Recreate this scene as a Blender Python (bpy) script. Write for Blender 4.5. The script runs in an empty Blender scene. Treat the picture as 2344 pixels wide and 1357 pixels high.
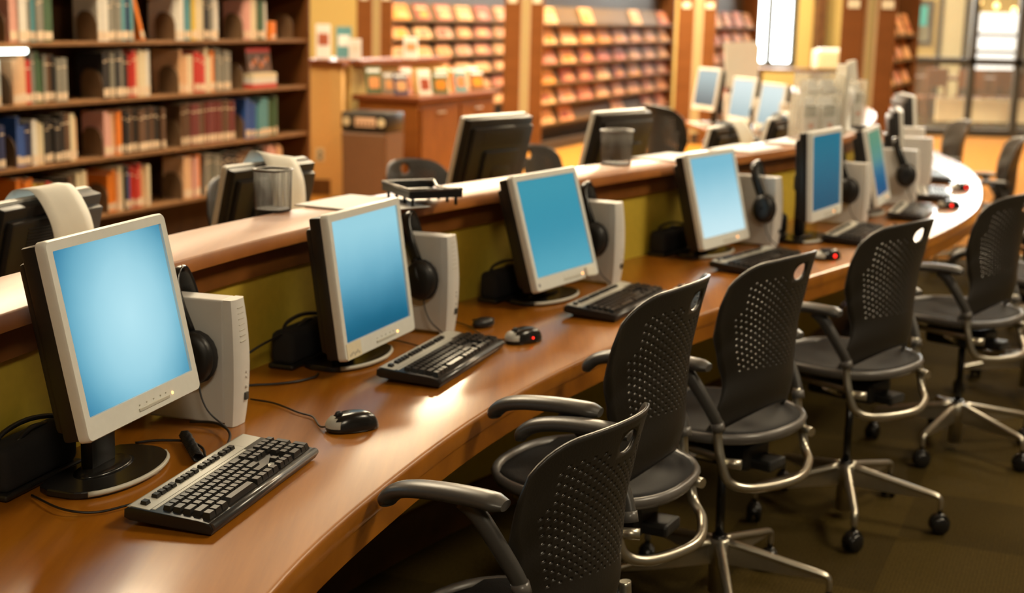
import bpy, bmesh, math, random
from mathutils import Vector, Matrix
S = bpy.context.scene
COL = S.collection
R = math.radians
rnd = random.Random(7)

# ------------------------------------------------------------------ camera, world, exposure, big lights
cd = bpy.data.cameras.new('camera')
cam = bpy.data.objects.new('camera', cd); COL.objects.link(cam)
pitch, roll = R(11.22), R(1.4)
F = Vector((0, math.cos(pitch), -math.sin(pitch)))
r0 = Vector((1, 0, 0)); u0 = r0.cross(F)
RT = r0*math.cos(roll) + u0*math.sin(roll)
UP = RT.cross(F)
cam.matrix_world = Matrix(((RT.x, UP.x, -F.x, 0), (RT.y, UP.y, -F.y, 0), (RT.z, UP.z, -F.z, 1.62), (0, 0, 0, 1)))
cd.sensor_width = 36; cd.lens = 36*3255/2344; cd.clip_end = 200
cd.dof.use_dof = True; cd.dof.focus_distance = 2.62; cd.dof.aperture_fstop = 3.2
S.camera = cam
S.view_settings.view_transform = 'Standard'; S.view_settings.look = 'None'
S.view_settings.gamma = 1; S.view_settings.use_curve_mapping = False
S.view_settings.exposure = 0.22
S.cycles.use_denoising = True
S.cycles.max_bounces = 6
W = bpy.data.worlds.new('world'); S.world = W; W.use_nodes = True
W.node_tree.nodes['Background'].inputs[0].default_value = (1, .86, .62, 1)
W.node_tree.nodes['Background'].inputs[1].default_value = .06

def area(name, loc, sx, sy, power, color, rot=(0, 0, 0)):
    l = bpy.data.lights.new(name, 'AREA'); l.shape = 'RECTANGLE'; l.size = sx; l.size_y = sy
    l.energy = power; l.color = color
    o = bpy.data.objects.new(name, l); COL.objects.link(o); o.location = loc; o.rotation_euler = rot
    return o
CEIL = 4.6
LAMPS = [(-1.6, 7.6), (-6.2, 9.6), (.25, 13.6), (1.9, 17.6), (3.3, 23.2), (-4.8, 15.5), (5.4, 12.5), (6.6, 17.5), (3.6, 3.0), (4.6, 7.4), (1.0, -2.4), (-3.2, 21.5)]  # unseen panels; those by bookcase, aisle and behind camera added as fill
WARM = (1, .80, .50)
POW = {0: 190, 2: 560, 3: 620, 4: 480, 7: 180, 8: 105, 9: 90, 10: 80}
for i, (x, y) in enumerate(LAMPS):
    area('unseen_lamp_light', (x, y, CEIL-.075), 1.3, 1.3, (POW[i] if i in POW else 230), WARM)

# ------------------------------------------------------------------ materials
def newmat(name):
    m = bpy.data.materials.new(name); m.use_nodes = True
    return m, m.node_tree.nodes, m.node_tree.links, m.node_tree.nodes['Principled BSDF']
def pm(name, col, rough=.5, metal=0., noise=0., scale=20., spec=.5, bump=0., coat=0.):
    m, n, l, b = newmat(name)
    b.inputs['Base Color'].default_value = (*col, 1); b.inputs['Roughness'].default_value = rough
    b.inputs['Metallic'].default_value = metal; b.inputs['Specular IOR Level'].default_value = spec
    b.inputs['Coat Weight'].default_value = coat; b.inputs['Coat Roughness'].default_value = .12
    tc = n.new('ShaderNodeTexCoord'); t = n.new('ShaderNodeTexNoise'); t.inputs['Scale'].default_value = scale
    t.inputs['Detail'].default_value = 4
    l.new(tc.outputs['Object'], t.inputs['Vector'])
    if noise:
        mx = n.new('ShaderNodeMixRGB'); mx.blend_type = 'MULTIPLY'; mx.inputs[0].default_value = 1
        mx.inputs[1].default_value = (*col, 1)
        rp = n.new('ShaderNodeValToRGB'); rp.color_ramp.elements[0].position = .3; rp.color_ramp.elements[1].position = .7
        a = 1-noise; rp.color_ramp.elements[0].color = (a, a, a, 1); rp.color_ramp.elements[1].color = (1, 1, 1, 1)
        l.new(t.outputs[0], rp.inputs[0]); l.new(rp.outputs[0], mx.inputs[2]); l.new(mx.outputs[0], b.inputs['Base Color'])
    if bump:
        bp = n.new('ShaderNodeBump'); bp.inputs['Strength'].default_value = bump; bp.inputs['Distance'].default_value = .004
        l.new(t.outputs[0], bp.inputs['Height']); l.new(bp.outputs[0], b.inputs['Normal'])
    return m
def wood(name, c1, c2, rough, ang=30, scale=1., coat=0., cr=.15):
    m, n, l, b = newmat(name)
    tc = n.new('ShaderNodeTexCoord'); mp = n.new('ShaderNodeMapping')
    mp.inputs['Rotation'].default_value = (0, 0, R(ang)); mp.inputs['Scale'].default_value = (scale*22, scale*1.6, scale*9)
    l.new(tc.outputs['Object'], mp.inputs['Vector'])
    t = n.new('ShaderNodeTexNoise'); t.inputs['Scale'].default_value = 1.0; t.inputs['Detail'].default_value = 8; t.inputs['Roughness'].default_value = .62
    l.new(mp.outputs[0], t.inputs['Vector'])
    rp = n.new('ShaderNodeValToRGB'); rp.color_ramp.elements[0].position = .32; rp.color_ramp.elements[1].position = .68
    rp.color_ramp.elements[0].color = (*c1, 1); rp.color_ramp.elements[1].color = (*c2, 1)
    l.new(t.outputs[0], rp.inputs[0]); l.new(rp.outputs[0], b.inputs['Base Color'])
    b.inputs['Roughness'].default_value = rough
    b.inputs['Coat Weight'].default_value = coat; b.inputs['Coat Roughness'].default_value = cr; b.inputs['Specular IOR Level'].default_value = .15
    return m
def emis(name, col, strength):
    m, n, l, b = newmat(name)
    b.inputs['Base Color'].default_value = (*col, 1)
    b.inputs['Emission Color'].default_value = (*col, 1); b.inputs['Emission Strength'].default_value = strength
    return m
def screen_mat(name, stops, strength=1., radial=False, center=(0, .2), rad=.26, dark=None):
    """an LCD; backlight falloff and reflections painted in as an emission gradient; Object coordinates of the screen, x across and z up (0..0.27)"""
    m, n, l, b = newmat(name)
    b.inputs['Base Color'].default_value = (.006, .008, .010, 1); b.inputs['Roughness'].default_value = .30; b.inputs['Specular IOR Level'].default_value = .18
    tc = n.new('ShaderNodeTexCoord'); sep = n.new('ShaderNodeSeparateXYZ'); l.new(tc.outputs['Object'], sep.inputs[0])
    if radial:
        vm = n.new('ShaderNodeVectorMath'); vm.operation = 'DISTANCE'; vm.inputs[1].default_value = (center[0], 0, center[1])
        l.new(tc.outputs['Object'], vm.inputs[0]); src = vm.outputs['Value']
        mr = n.new('ShaderNodeMapRange'); mr.inputs[2].default_value = rad; l.new(src, mr.inputs[0])
    else:
        mr = n.new('ShaderNodeMapRange'); mr.inputs[2].default_value = .28; l.new(sep.outputs['Z'], mr.inputs[0])
    rp = n.new('ShaderNodeValToRGB'); rp.color_ramp.interpolation = 'B_SPLINE'
    e = rp.color_ramp.elements
    e[0].position = stops[0][0]; e[0].color = (*stops[0][1], 1); e[1].position = stops[-1][0]; e[1].color = (*stops[-1][1], 1)
    for p, c in stops[1:-1]:
        k = e.new(p); k.color = (*c, 1)
    nz = n.new('ShaderNodeTexNoise'); nz.inputs['Scale'].default_value = 9; l.new(tc.outputs['Object'], nz.inputs['Vector'])
    ad = n.new('ShaderNodeMath'); ad.operation = 'MULTIPLY_ADD'; ad.inputs[1].default_value = .10; l.new(nz.outputs[0], ad.inputs[0]); l.new(mr.outputs[0], ad.inputs[2])
    l.new(ad.outputs[0], rp.inputs[0])
    l.new(rp.outputs[0], b.inputs['Emission Color']); b.inputs['Emission Strength'].default_value = strength
    return m

M = dict(
 desk=wood('desk_wood', (.21, .066, .0025), (.38, .132, .008), .42, 28, .55, .80, .15),
 fascia=wood('fascia_wood', (.22, .070, .004), (.36, .125, .009), .45, 28, .55, .25, .25),
 apron=wood('apron_wood', (.16, .058, .012), (.25, .09, .018), .45, 28, .55, .2, .3),
 basewood=wood('base_wood', (.10, .045, .012), (.16, .07, .018), .5, 28, .5),
 wall=pm('olive_paint', (.62, .44, .035), .75, noise=.10, scale=40, bump=.15),
 carpet=None,
 ledge=wood('ledge_wood', (.30, .095, .014), (.46, .165, .03), .45, 28, .55, .9, .36),
 bezel=pm('bezel_grey', (.80, .81, .76), .38, noise=.04, scale=60),
 silver=pm('silver_plastic', (.55, .53, .45), .38, noise=.04, scale=60),
 black=pm('black_plastic', (.013, .012, .011), .42, noise=.2, scale=80),
 blackg=pm('gloss_black_plastic', (.014, .013, .012), .22, noise=.1, scale=80),
 key=pm('key_plastic', (.022, .020, .018), .34, spec=.32, noise=.15, scale=300),
 tower=pm('tower_grey', (.70, .69, .66), .42, noise=.05, scale=15),
 towerf=pm('tower_front', (.75, .74, .70), .40, noise=.03, scale=40),
 port=pm('port_dark', (.06, .06, .055), .5, noise=.1, scale=100),
 chair=pm('chair_shell', (.030, .026, .022), .38, noise=.12, scale=200, bump=.12),
 chairseat=pm('seat_fabric', (.009, .008, .008), .85, noise=.3, scale=300, bump=.5),
 arm=pm('arm_pad', (.075, .070, .064), .36, noise=.1, scale=120),
 frame=pm('satin_metal', (.62, .58, .48), .30, .9, noise=.08, scale=40),
 rim=pm('seat_rim', (.13, .12, .11), .32, noise=.05, scale=60),
 paper=pm('paper', (.80, .78, .69), .8, noise=.04, scale=30),
 white=pm('white_paper', (.86, .86, .83), .7, noise=.03, scale=30),
 foam=pm('foam', (.012, .011, .011), .9, noise=.3, scale=200),
 cord=pm('cord_rubber', (.012, .011, .011), .4, noise=.1, scale=100),
 shelf=wood('shelf_brown', (.20, .095, .035), (.28, .135, .055), .5, 67, .6),
 casebrown=wood('case_brown', (.07, .032, .014), (.11, .05, .02), .55, 67, .5),
 bookend=pm('bookend_brown', (.17, .095, .045), .45, noise=.15, scale=20),
 panel=wood('panel_wood', (.115, .042, .011), (.165, .060, .016), .45, 67, .4),
 strip=pm('strip_beige', (.40, .30, .17), .6, noise=.05, scale=30),
 stripg=pm('strip_olive', (.27, .22, .09), .6, noise=.05, scale=30),
 sign=pm('sign_white', (.62, .57, .44), .6, noise=.04, scale=30),
 rackdark=pm('rack_dark', (.045, .025, .012), .55, noise=.2, scale=20),
 rackshelf=pm('rack_shelf', (.13, .072, .026), .6, spec=.08, noise=.15, scale=20),
 yellow=pm('yellow_paint', (.52, .37, .12), .75, noise=.06, scale=30),
 tan=pm('tan_paint', (.62, .37, .12), .75, noise=.06, scale=30),
 cab=wood('cabinet_wood', (.17, .058, .011), (.24, .084, .016), .45, 67, .5),
 cabtop=wood('cabinet_top', (.12, .035, .010), (.17, .05, .014), .4, 67, .5),
 bin=pm('bin_brown', (.155, .075, .035), .5, noise=.08, scale=20),
 steel=pm('dark_mesh_steel', (.20, .20, .19), .35, .8, noise=.1, scale=80),
 blackmetal=pm('black_metal', (.02, .02, .02), .35, .3, noise=.1, scale=60),
 mull=pm('mullion_dark', (.045, .042, .035), .4, .2, noise=.1, scale=20),
 darkwood=wood('dark_wood', (.07, .03, .012), (.14, .06, .02), .5, 20, .5),
 ceil=pm('ceiling_paint', (.62, .55, .38), .85, noise=.04, scale=5),
 sunglass=emis('daylit_glass', (.93, 1., .98), 18.0),
 winpane=emis('daylit_pane', (.86, .90, .92), .95),
 lampdiff=emis('lamp_diffuser', (1, .93, .78), 9.0),
 glowtube=emis('glowing_tube', (.85, 1, .96), 6.0),
 bulb=emis('warm_bulb', (1, .62, .22), 4.0),
 led=emis('amber_led', (1, .45, .12), 3.0),
 redled=emis('red_led', (1, .02, .01), 3.0),
 beige=pm('beige_paint', (.62, .55, .36), .7, noise=.05, scale=20),
 teal=pm('teal_print', (.02, .42, .46), .6, noise=.1, scale=10),
 greyprint=pm('grey_print', (.22, .22, .16), .6, noise=.4, scale=6),
 label=pm('spine_label', (.82, .62, .42), .7, noise=.1, scale=60),
 page=pm('page_block', (.76, .66, .48), .8, noise=.2, scale=200),
)
def carpet():
    m, n, l, b = newmat('carpet')
    tc = n.new('ShaderNodeTexCoord'); mp = n.new('ShaderNodeMapping'); mp.inputs['Rotation'].default_value = (0, 0, R(22.5))
    l.new(tc.outputs['Object'], mp.inputs['Vector'])
    ck = n.new('ShaderNodeTexChecker'); ck.inputs['Scale'].default_value = 2.0
    ck.inputs['Color1'].default_value = (.056, .037, .008, 1); ck.inputs['Color2'].default_value = (.041, .027, .006, 1)
    l.new(mp.outputs[0], ck.inputs['Vector'])
    t = n.new('ShaderNodeTexNoise'); t.inputs['Scale'].default_value = 90; t.inputs['Detail'].default_value = 5; l.new(mp.outputs[0], t.inputs['Vector'])
    wv = n.new('ShaderNodeTexWave'); wv.inputs['Scale'].default_value = 28; wv.inputs['Distortion'].default_value = 2.5; l.new(mp.outputs[0], wv.inputs['Vector'])
    m1 = n.new('ShaderNodeMixRGB'); m1.blend_type = 'OVERLAY'; m1.inputs[0].default_value = .5
    l.new(ck.outputs[0], m1.inputs[1]); l.new(t.outputs[0], m1.inputs[2])
    m2 = n.new('ShaderNodeMixRGB'); m2.blend_type = 'OVERLAY'; m2.inputs[0].default_value = .16
    l.new(m1.outputs[0], m2.inputs[1]); l.new(wv.outputs[0], m2.inputs[2])
    # the walkway beyond the counter is laid in a brighter ochre carpet
    l.new(m2.outputs[0], b.inputs['Base Color']); b.inputs['Roughness'].default_value = .95; b.inputs['Specular IOR Level'].default_value = .08
    bp = n.new('ShaderNodeBump'); bp.inputs['Strength'].default_value = .5; bp.inputs['Distance'].default_value = .006
    l.new(t.outputs[0], bp.inputs['Height']); l.new(bp.outputs[0], b.inputs['Normal'])
    return m
M['carpet'] = carpet()
M['ochre'] = pm('ochre_carpet', (.34, .145, .018), .95, spec=.1, noise=.25, scale=12, bump=.3)

# ------------------------------------------------------------------ mesh helpers
def BM(): return bmesh.new()
def box(bm, c, s, rot=None, bevel=0., seg=2, mi=0):
    g = bmesh.ops.create_cube(bm, size=1)
    vs = g['verts']
    bmesh.ops.scale(bm, vec=s, verts=vs)
    fs = list({f for v in vs for f in v.link_faces})
    for f in fs: f.material_index = mi
    if bevel:
        es = list({e for v in vs for e in v.link_edges})
        q = bmesh.ops.bevel(bm, geom=es, offset=bevel, segments=seg, affect='EDGES', profile=.5)
        vs = list({v for f in q['faces'] for v in f.verts} | {v for v in vs if v.is_valid})
        for f in q['faces']: f.material_index = mi
    if rot is not None:
        bmesh.ops.rotate(bm, cent=(0, 0, 0), matrix=rot.to_3x3() if hasattr(rot, 'to_3x3') else rot, verts=vs)
    bmesh.ops.translate(bm, vec=c, verts=vs)
    return vs
def prism(bm, pts, d0, d1, axis='y', bevel=0., mi=0):
    """outline pts in 2D; axis y: (x,z) extruded along y; axis x: (y,z); axis z: (x,y)"""
    def mk(p, d):
        return (p[0], d, p[1]) if axis == 'y' else (d, p[0], p[1]) if axis == 'x' else (p[0], p[1], d)
    a = [bm.verts.new(mk(p, d0)) for p in pts]; b = [bm.verts.new(mk(p, d1)) for p in pts]
    fs = [bm.faces.new(a), bm.faces.new(b[::-1])]
    n = len(pts)
    for i in range(n): fs.append(bm.faces.new((a[i], b[i], b[(i+1) % n], a[(i+1) % n])))
    for f in fs: f.material_index = mi
    if bevel:
        es = list({e for f in fs[:2] for e in f.edges})
        bmesh.ops.bevel(bm, geom=es, offset=bevel, segments=2, affect='EDGES', profile=.5)
    return a+b
def smooth_path(pts, n=8):
    P = [Vector(p) for p in pts]; out = []
    for i in range(len(P)-1):
        p0 = P[i-1] if i else P[0]*2-P[1]; p1 = P[i]; p2 = P[i+1]; p3 = P[i+2] if i+2 < len(P) else P[-1]*2-P[-2]
        for k in range(n):
            t = k/n
            out.append(.5*((2*p1)+(p2-p0)*t+(2*p0-5*p1+4*p2-p3)*t*t+(3*p1-p0-3*p2+p3)*t**3))
    out.append(P[-1]); return out
def tube(bm, pts, r, n=8, sm=0, cap=True, mi=0, flat=None):
    P = smooth_path(pts, sm) if sm else [Vector(p) for p in pts]
    m = len(P)
    rr = r if callable(r) else (lambda t: r)
    rings = []; up = None
    for i, p in enumerate(P):
        d = (P[min(i+1, m-1)]-P[max(i-1, 0)]).normalized()
        if up is None:
            up = Vector((0, 0, 1)) if abs(d.z) < .9 else Vector((1, 0, 0))
        s = d.cross(up).normalized(); up = s.cross(d).normalized()
        q = rr(i/(m-1))
        qa, qb = (q, q) if flat is None else (q*flat[0], q*flat[1])
        rings.append([bm.verts.new(p+s*qa*math.cos(2*math.pi*k/n)+up*qb*math.sin(2*math.pi*k/n)) for k in range(n)])
    for a, b in zip(rings, rings[1:]):
        for k in range(n):
            f = bm.faces.new((a[k], a[(k+1) % n], b[(k+1) % n], b[k])); f.smooth = True; f.material_index = mi
    if cap:
        bm.faces.new(rings[0][::-1]).material_index = mi; bm.faces.new(rings[-1]).material_index = mi
def lathe(bm, prof, n=20, c=(0, 0, 0), sx=1., sy=1., mi=0, cap=True):
    rings = [[bm.verts.new((c[0]+r*sx*math.cos(2*math.pi*k/n), c[1]+r*sy*math.sin(2*math.pi*k/n), c[2]+z)) for k in range(n)] for r, z in prof]
    for a, b in zip(rings, rings[1:]):
        for k in range(n):
            f = bm.faces.new((a[k], a[(k+1) % n], b[(k+1) % n], b[k])); f.smooth = True; f.material_index = mi
    if cap:
        bm.faces.new(rings[0][::-1]).material_index = mi; bm.faces.new(rings[-1]).material_index = mi
def xform(bm, mat, start=0):
    bm.verts.ensure_lookup_table()
    bmesh.ops.transform(bm, matrix=mat, verts=bm.verts[start:])
def obj(name, bm, mats, parent=None, smooth=False, loc=None, rot=None):
    bmesh.ops.recalc_face_normals(bm, faces=bm.faces)
    me = bpy.data.meshes.new(name); bm.to_mesh(me); bm.free()
    for m in (mats if isinstance(mats, (list, tuple)) else [mats]): me.materials.append(m)
    if smooth:
        for p in me.polygons: p.use_smooth = True
    o = bpy.data.objects.new(name, me); COL.objects.link(o)
    if parent is not None: o.parent = parent
    if loc is not None: o.location = loc
    if rot is not None: o.rotation_euler = rot
    return o
def autosmooth(o, ang=40):
    me = o.data
    for p in me.polygons: p.use_smooth = True
    me.set_sharp_from_angle(angle=R(ang))
    return o
def tag(o, label, cat, group=None):
    o['label'] = label; o['category'] = cat
    if group: o['group'] = group
    elif 'group' in o: del o['group']
    return o
def thing(name, label, cat, loc, a=90, group=None):
    """a = heading of the thing's own right-hand direction, degrees clockwise from +y"""
    o = bpy.data.objects.new(name, None); COL.objects.link(o); o.empty_display_size = .1
    o.location = loc; o.rotation_euler = (0, 0, R(90-a))
    return tag(o, label, cat, group)
def struct(name, bm, m):
    o = obj(name, bm, m); o['kind'] = 'structure'; return o
def dup(root, loc, a, label, group=None, name=None):
    r = root.copy(); COL.objects.link(r); r.location = loc; r.rotation_euler = (0, 0, R(90-a)); r['label'] = label
    if group: r['group'] = group
    for ch in list(root.children):
        c = ch.copy(); COL.objects.link(c); c.parent = r
        for g in list(ch.children):
            d = g.copy(); COL.objects.link(d); d.parent = c
    return r
def child(root, stem):
    return [c for c in root.children if c.name.split('.')[0] == stem]
ORD = ['first', 'second', 'third', 'fourth', 'fifth', 'sixth', 'seventh', 'eighth', 'ninth', 'tenth', 'eleventh', 'twelfth', 'thirteenth', 'fourteenth', 'fifteenth', 'sixteenth', 'seventeenth', 'eighteenth', 'nineteenth', 'twentieth']

# ------------------------------------------------------------------ setting
UX = Vector((math.sin(R(22.5)), math.cos(R(22.5)), 0)); NX = Vector((UX.y, -UX.x, 0))
bm = BM(); box(bm, (0, 14, -.05), (44, 44, .1)); struct('floor', bm, M['carpet'])
bm = BM()
prism(bm, [(-2.0, 10.6), (-.6, 8.6), (3.9, 10.2), (8.5, 9.0), (14, 20.5), (2, 24), (-6, 24)], .0, .006, 'z')
o = struct('floor_walkway', bm, M['ochre'])
bm = BM(); box(bm, (0, 14, CEIL+.05), (44, 44, .1)); struct('ceiling', bm, M['ceil'])
WY = 26.0
def wallpiece(bm, x0, x1, z0, z1, y=WY, t=.2): box(bm, ((x0+x1)/2, y+t/2, (z0+z1)/2), (x1-x0, t, z1-z0))
bm = BM()
for a in ((-16, 4.27, 0, 2.35), (4.27, 4.95, 0, .82), (4.95, 22, 0, 2.35),
          (-16, -3.6, 2.35, CEIL), (-1.3, .6, 2.35, CEIL), (10.2, 22, 2.35, CEIL), (-3.6, -1.3, 4.45, CEIL), (.6, 10.2, 4.45, CEIL)):
    wallpiece(bm, *a)
struct('wall_back', bm, M['yellow'])
def window(n, x0, x1, z0, z1, nx):
    bm = BM(); w = .07
    for z in (z0+w/2, z1-w/2): box(bm, ((x0+x1)/2, WY+.05, z), (x1-x0, .12, w))
    for k in range(nx+1):
        box(bm, (x0+(x1-x0)*k/nx, WY+.05, (z0+z1)/2), (w*1.5, .12, z1-z0))
    o = struct('window_%d' % n, bm, M['mull'])
    bm = BM(); box(bm, ((x0+x1)/2, WY+.12, (z0+z1)/2), (x1-x0-.02, .02, z1-z0-.02))
    obj('window_glass', bm, M['sunglass'], o)
window(1, 4.27, 4.95, .82, 2.35, 1)
window(2, .6, 10.2, 2.35, 4.45, 6)
window(3, -3.6, -1.3, 2.35, 4.45, 2)
bm = BM(); box(bm, (4.51, WY+.03, 1.58), (.12, .16, 1.5)); o = struct('trim_1', bm, M['mull'])
bm = BM(); box(bm, (5.36, WY-.15, 2.3), (.17, .3, 4.6)); struct('column_1', bm, M['darkwood'])
bm = BM(); box(bm, (-7.2, 12, 2.3), (.2, 30, 4.6)); struct('wall_left', bm, M['tan'])
for i, (x, y) in enumerate(LAMPS):
    t = thing('unseen_ceiling_light', 'unseen square recessed ceiling light panel, %s along the reading hall' % ORD[i], 'light', (x, y, CEIL), 90, 'ceiling lights')
    bm = BM()
    for sx, sy, lx, ly in ((0, .7, 1.46, .06), (0, -.7, 1.46, .06), (.7, 0, .06, 1.34), (-.7, 0, .06, 1.34)): box(bm, (sx, sy, -.03), (lx, ly, .06))
    obj('frame', bm, M['sign'], t)
    bm = BM(); box(bm, (0, 0, -.02), (1.34, 1.34, .02)); obj('diffuser', bm, M['lampdiff'], t)

# ------------------------------------------------------------------ the curved counter
EDGE = [(-.50, -.6), (-.49, .4), (-.44, 1.3), (-.359, 2.051), (-.215, 2.62), (-.005, 3.21), (.285, 3.787), (.669, 4.369), (1.045, 4.92), (1.41, 5.42), (1.85, 6.08), (2.25, 6.87), (2.56, 7.75), (2.80, 8.65), (2.93, 9.5), (2.96, 10.4), (2.95, 11.4), (2.90, 12.6)]
EP = smooth_path([(x, y, 0) for x, y in EDGE], 8)
def frame_at(i):
    d = (EP[min(i+1, len(EP)-1)]-EP[max(i-1, 0)]).normalized()
    return EP[i], d, Vector((-d.y, d.x, 0))      # point, along, toward the wall
def sweep(bm, prof, i0=0, i1=None, mi=0):
    i1 = len(EP) if i1 is None else i1
    rings = []
    for i in range(i0, i1):
        p, d, b = frame_at(i)
        rings.append([bm.verts.new(p+b*q[0]+Vector((0, 0, q[1]))) for q in prof])
    n = len(prof)
    for a, b in zip(rings, rings[1:]):
        for k in range(n):
            f = bm.faces.new((a[k], a[(k+1) % n], b[(k+1) % n], b[k])); f.material_index = mi
    bm.faces.new(rings[0]); bm.faces.new(rings[-1][::-1])
DZ = .74
DP = .7412
LZ0 = 1.08       # top of the raised ledge
WD = .67        # wall face, measured back from the front edge
counter = thing('computer_counter', 'long curved wooden computer counter with yellow back panel and raised ledge', 'counter', (0, 0, 0), 90)
bm = BM(); sweep(bm, [(.010, DZ), (.004, DZ-.003), (0, DZ-.010), (0, DZ-.040), (.02, DZ-.040), (WD, DZ-.040), (WD, DZ)])
autosmooth(obj('worktop', bm, M['desk'], counter), 60)
bm = BM(); sweep(bm, [(.003, DZ-.0405), (.003, DZ-.088), (.030, DZ-.088), (.030, DZ-.0405)]); autosmooth(obj('edge_fascia', bm, M['fascia'], counter), 60)
bm = BM(); sweep(bm, [(WD, .0), (WD+.11, 0), (WD+.11, LZ0-.036), (WD, LZ0-.036)]); autosmooth(obj('back_panel', bm, M['wall'], counter), 60)
bm = BM(); sweep(bm, [(WD-.014, LZ0-.036), (WD-.014, .975), (WD, .975), (WD, LZ0-.036)]); autosmooth(obj('ledge_apron', bm, M['apron'], counter), 60)
bm = BM(); sweep(bm, [(WD-.056, LZ0), (WD-.060, LZ0-.004), (WD-.060, LZ0-.034), (WD-.056, LZ0-.036), (WD+.155, LZ0-.036), (WD+.155, LZ0)]); autosmooth(obj('ledge', bm, M['ledge'], counter), 60)
bm = BM(); sweep(bm, [(WD+.11, DZ-.04), (WD+.11+.64, DZ-.04), (WD+.11+.64, DZ), (WD+.11, DZ)]); autosmooth(obj('inner_worktop', bm, M['desk'], counter), 60)
bm = BM(); sweep(bm, [(WD-.022, 0), (WD-.022, .095), (WD-.016, .105), (WD-.016, .118), (WD-.008, .13), (WD, .13), (WD, 0)]); autosmooth(obj('base_trim', bm, M['basewood'], counter), 60)

# ------------------------------------------------------------------ builders: office chair
def shell_mesh():
    """moulded back: superellipse top, flared lower corners, holes on a grid, a grip hole at the top centre"""
    NU, NV = 36, 44
    Z0, Z1 = .60, 1.025
    def half(v):
        keys = [(0, .222), (.12, .196), (.28, .176), (.5, .200), (.75, .232), (1, .236)]
        for (a, x), (b, y) in zip(keys, keys[1:]):
            if v <= b:
                t = (v-a)/(b-a); t = t*t*(3-2*t); w = x+(y-x)*t; break
        return w
    def Sf(u, v):
        w = half(v); x = u*w; k = abs(u)
        zt = Z1-.032*k*k-(.088*(1-math.sqrt(max(0, 1-((k-.58)/.42)**2))) if k > .58 else 0)
        z = Z0+(zt-Z0)*v
        if v < .3:
            t = (.3-v)/.3
            z -= k*k*.075*t-(1-k*k)*.012*t
        y = -.168-.004*v-.050*max(0, v-.50)**1.6*2.2
        y += .098*(abs(u)**2)*(.82+.28*v)
        if v < .25: y += .030*((.25-v)/.25)**2*abs(u)**2 + .02*((.25-v)/.25)**2
        return Vector((x, y, z))
    bm = BM(); V = {}
    def gv(i, j):
        if (i, j) not in V: V[(i, j)] = bm.verts.new(Sf(-1+2*i/NU, j/NV))
        return V[(i, j)]
    hole_block = (15, 21, 36, 42)
    for i in range(NU):
        for j in range(NV):
            if hole_block[0] <= i < hole_block[1] and hole_block[2] <= j < hole_block[3]: continue
            c = [gv(i, j), gv(i+1, j), gv(i+1, j+1), gv(i, j+1)]
            mid = -1+2*(i+.5)/NU
            holed = 3 <= i < NU-3 and 13 <= j < NV-5 and (i+j) % 2 == 0 and not (hole_block[0]-1 <= i <= hole_block[1] and j >= hole_block[2]-1)
            if holed and j > 30 and abs(mid) > .74: holed = False
            if not holed:
                f = bm.faces.new(c); f.smooth = True
            else:
                u0, u1, v0, v1 = -1+2*i/NU, -1+2*(i+1)/NU, j/NV, (j+1)/NV
                uc, vc = (u0+u1)/2, (v0+v1)/2
                ring = []
                for k in range(8):
                    an = R(225+45*k)
                    ring.append(bm.verts.new(Sf(uc+.27*(u1-u0)*math.cos(an), vc+.27*(v1-v0)*math.sin(an))))
                for q in range(4):   # corner q sits at ring index 2q
                    a, b2, d = ring[2*q], ring[2*q+1], ring[(2*q+2) % 8]
                    bm.faces.new((c[q], c[(q+1) % 4], b2)).smooth = True
                    bm.faces.new((c[q], b2, a)).smooth = True
                    bm.faces.new((c[(q+1) % 4], d, b2)).smooth = True
    # grip hole: ring between the block's border and an oval
    i0, i1, j0, j1 = hole_block
    border = [(i, j0) for i in range(i0, i1)]+[(i1, j) for j in range(j0, j1)]+[(i, j1) for i in range(i1, i0, -1)]+[(i0, j) for j in range(j1, j0, -1)]
    uc, vc = 0, (j0+j1)/2/NV
    inner = []
    for (i, j) in border:
        du, dv = (-1+2*i/NU)-uc, j/NV-vc
        hu, hv = (i1-i0)/NU, (j1-j0)/2/NV
        a = math.atan2(dv/hv, du/hu)
        inner.append(bm.verts.new(Sf(uc+hu*.86*math.cos(a), vc+hv*.80*math.sin(a))))
    n = len(border)
    for k in range(n):
        f = bm.faces.new((gv(*border[k]), gv(*border[(k+1) % n]), inner[(k+1) % n], inner[k])); f.smooth = True
    return bm
def caster_mesh():
    bm = BM()
    for s in (-1, 1):
        st = len(bm.verts)
        lathe(bm, [(.0, 0), (.018, .0), (.026, .003), (.030, .009), (.030, .016), (.022, .021), (0.004, .022)], 14)
        xform(bm, Matrix.Translation((0, 0, .030)) @ Matrix.Rotation(R(90*s), 4, 'X') @ Matrix.Translation((0, 0, .003)), st)
    st = len(bm.verts)
    tube(bm, [(0.030*math.cos(R(a)), 0, .032+.033*math.sin(R(a))) for a in range(0, 181, 20)], .010, 8, flat=(1.7, .5))
    tube(bm, [(0, 0, .06), (0, 0, .10)], .008, 8)
    return bm
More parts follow.
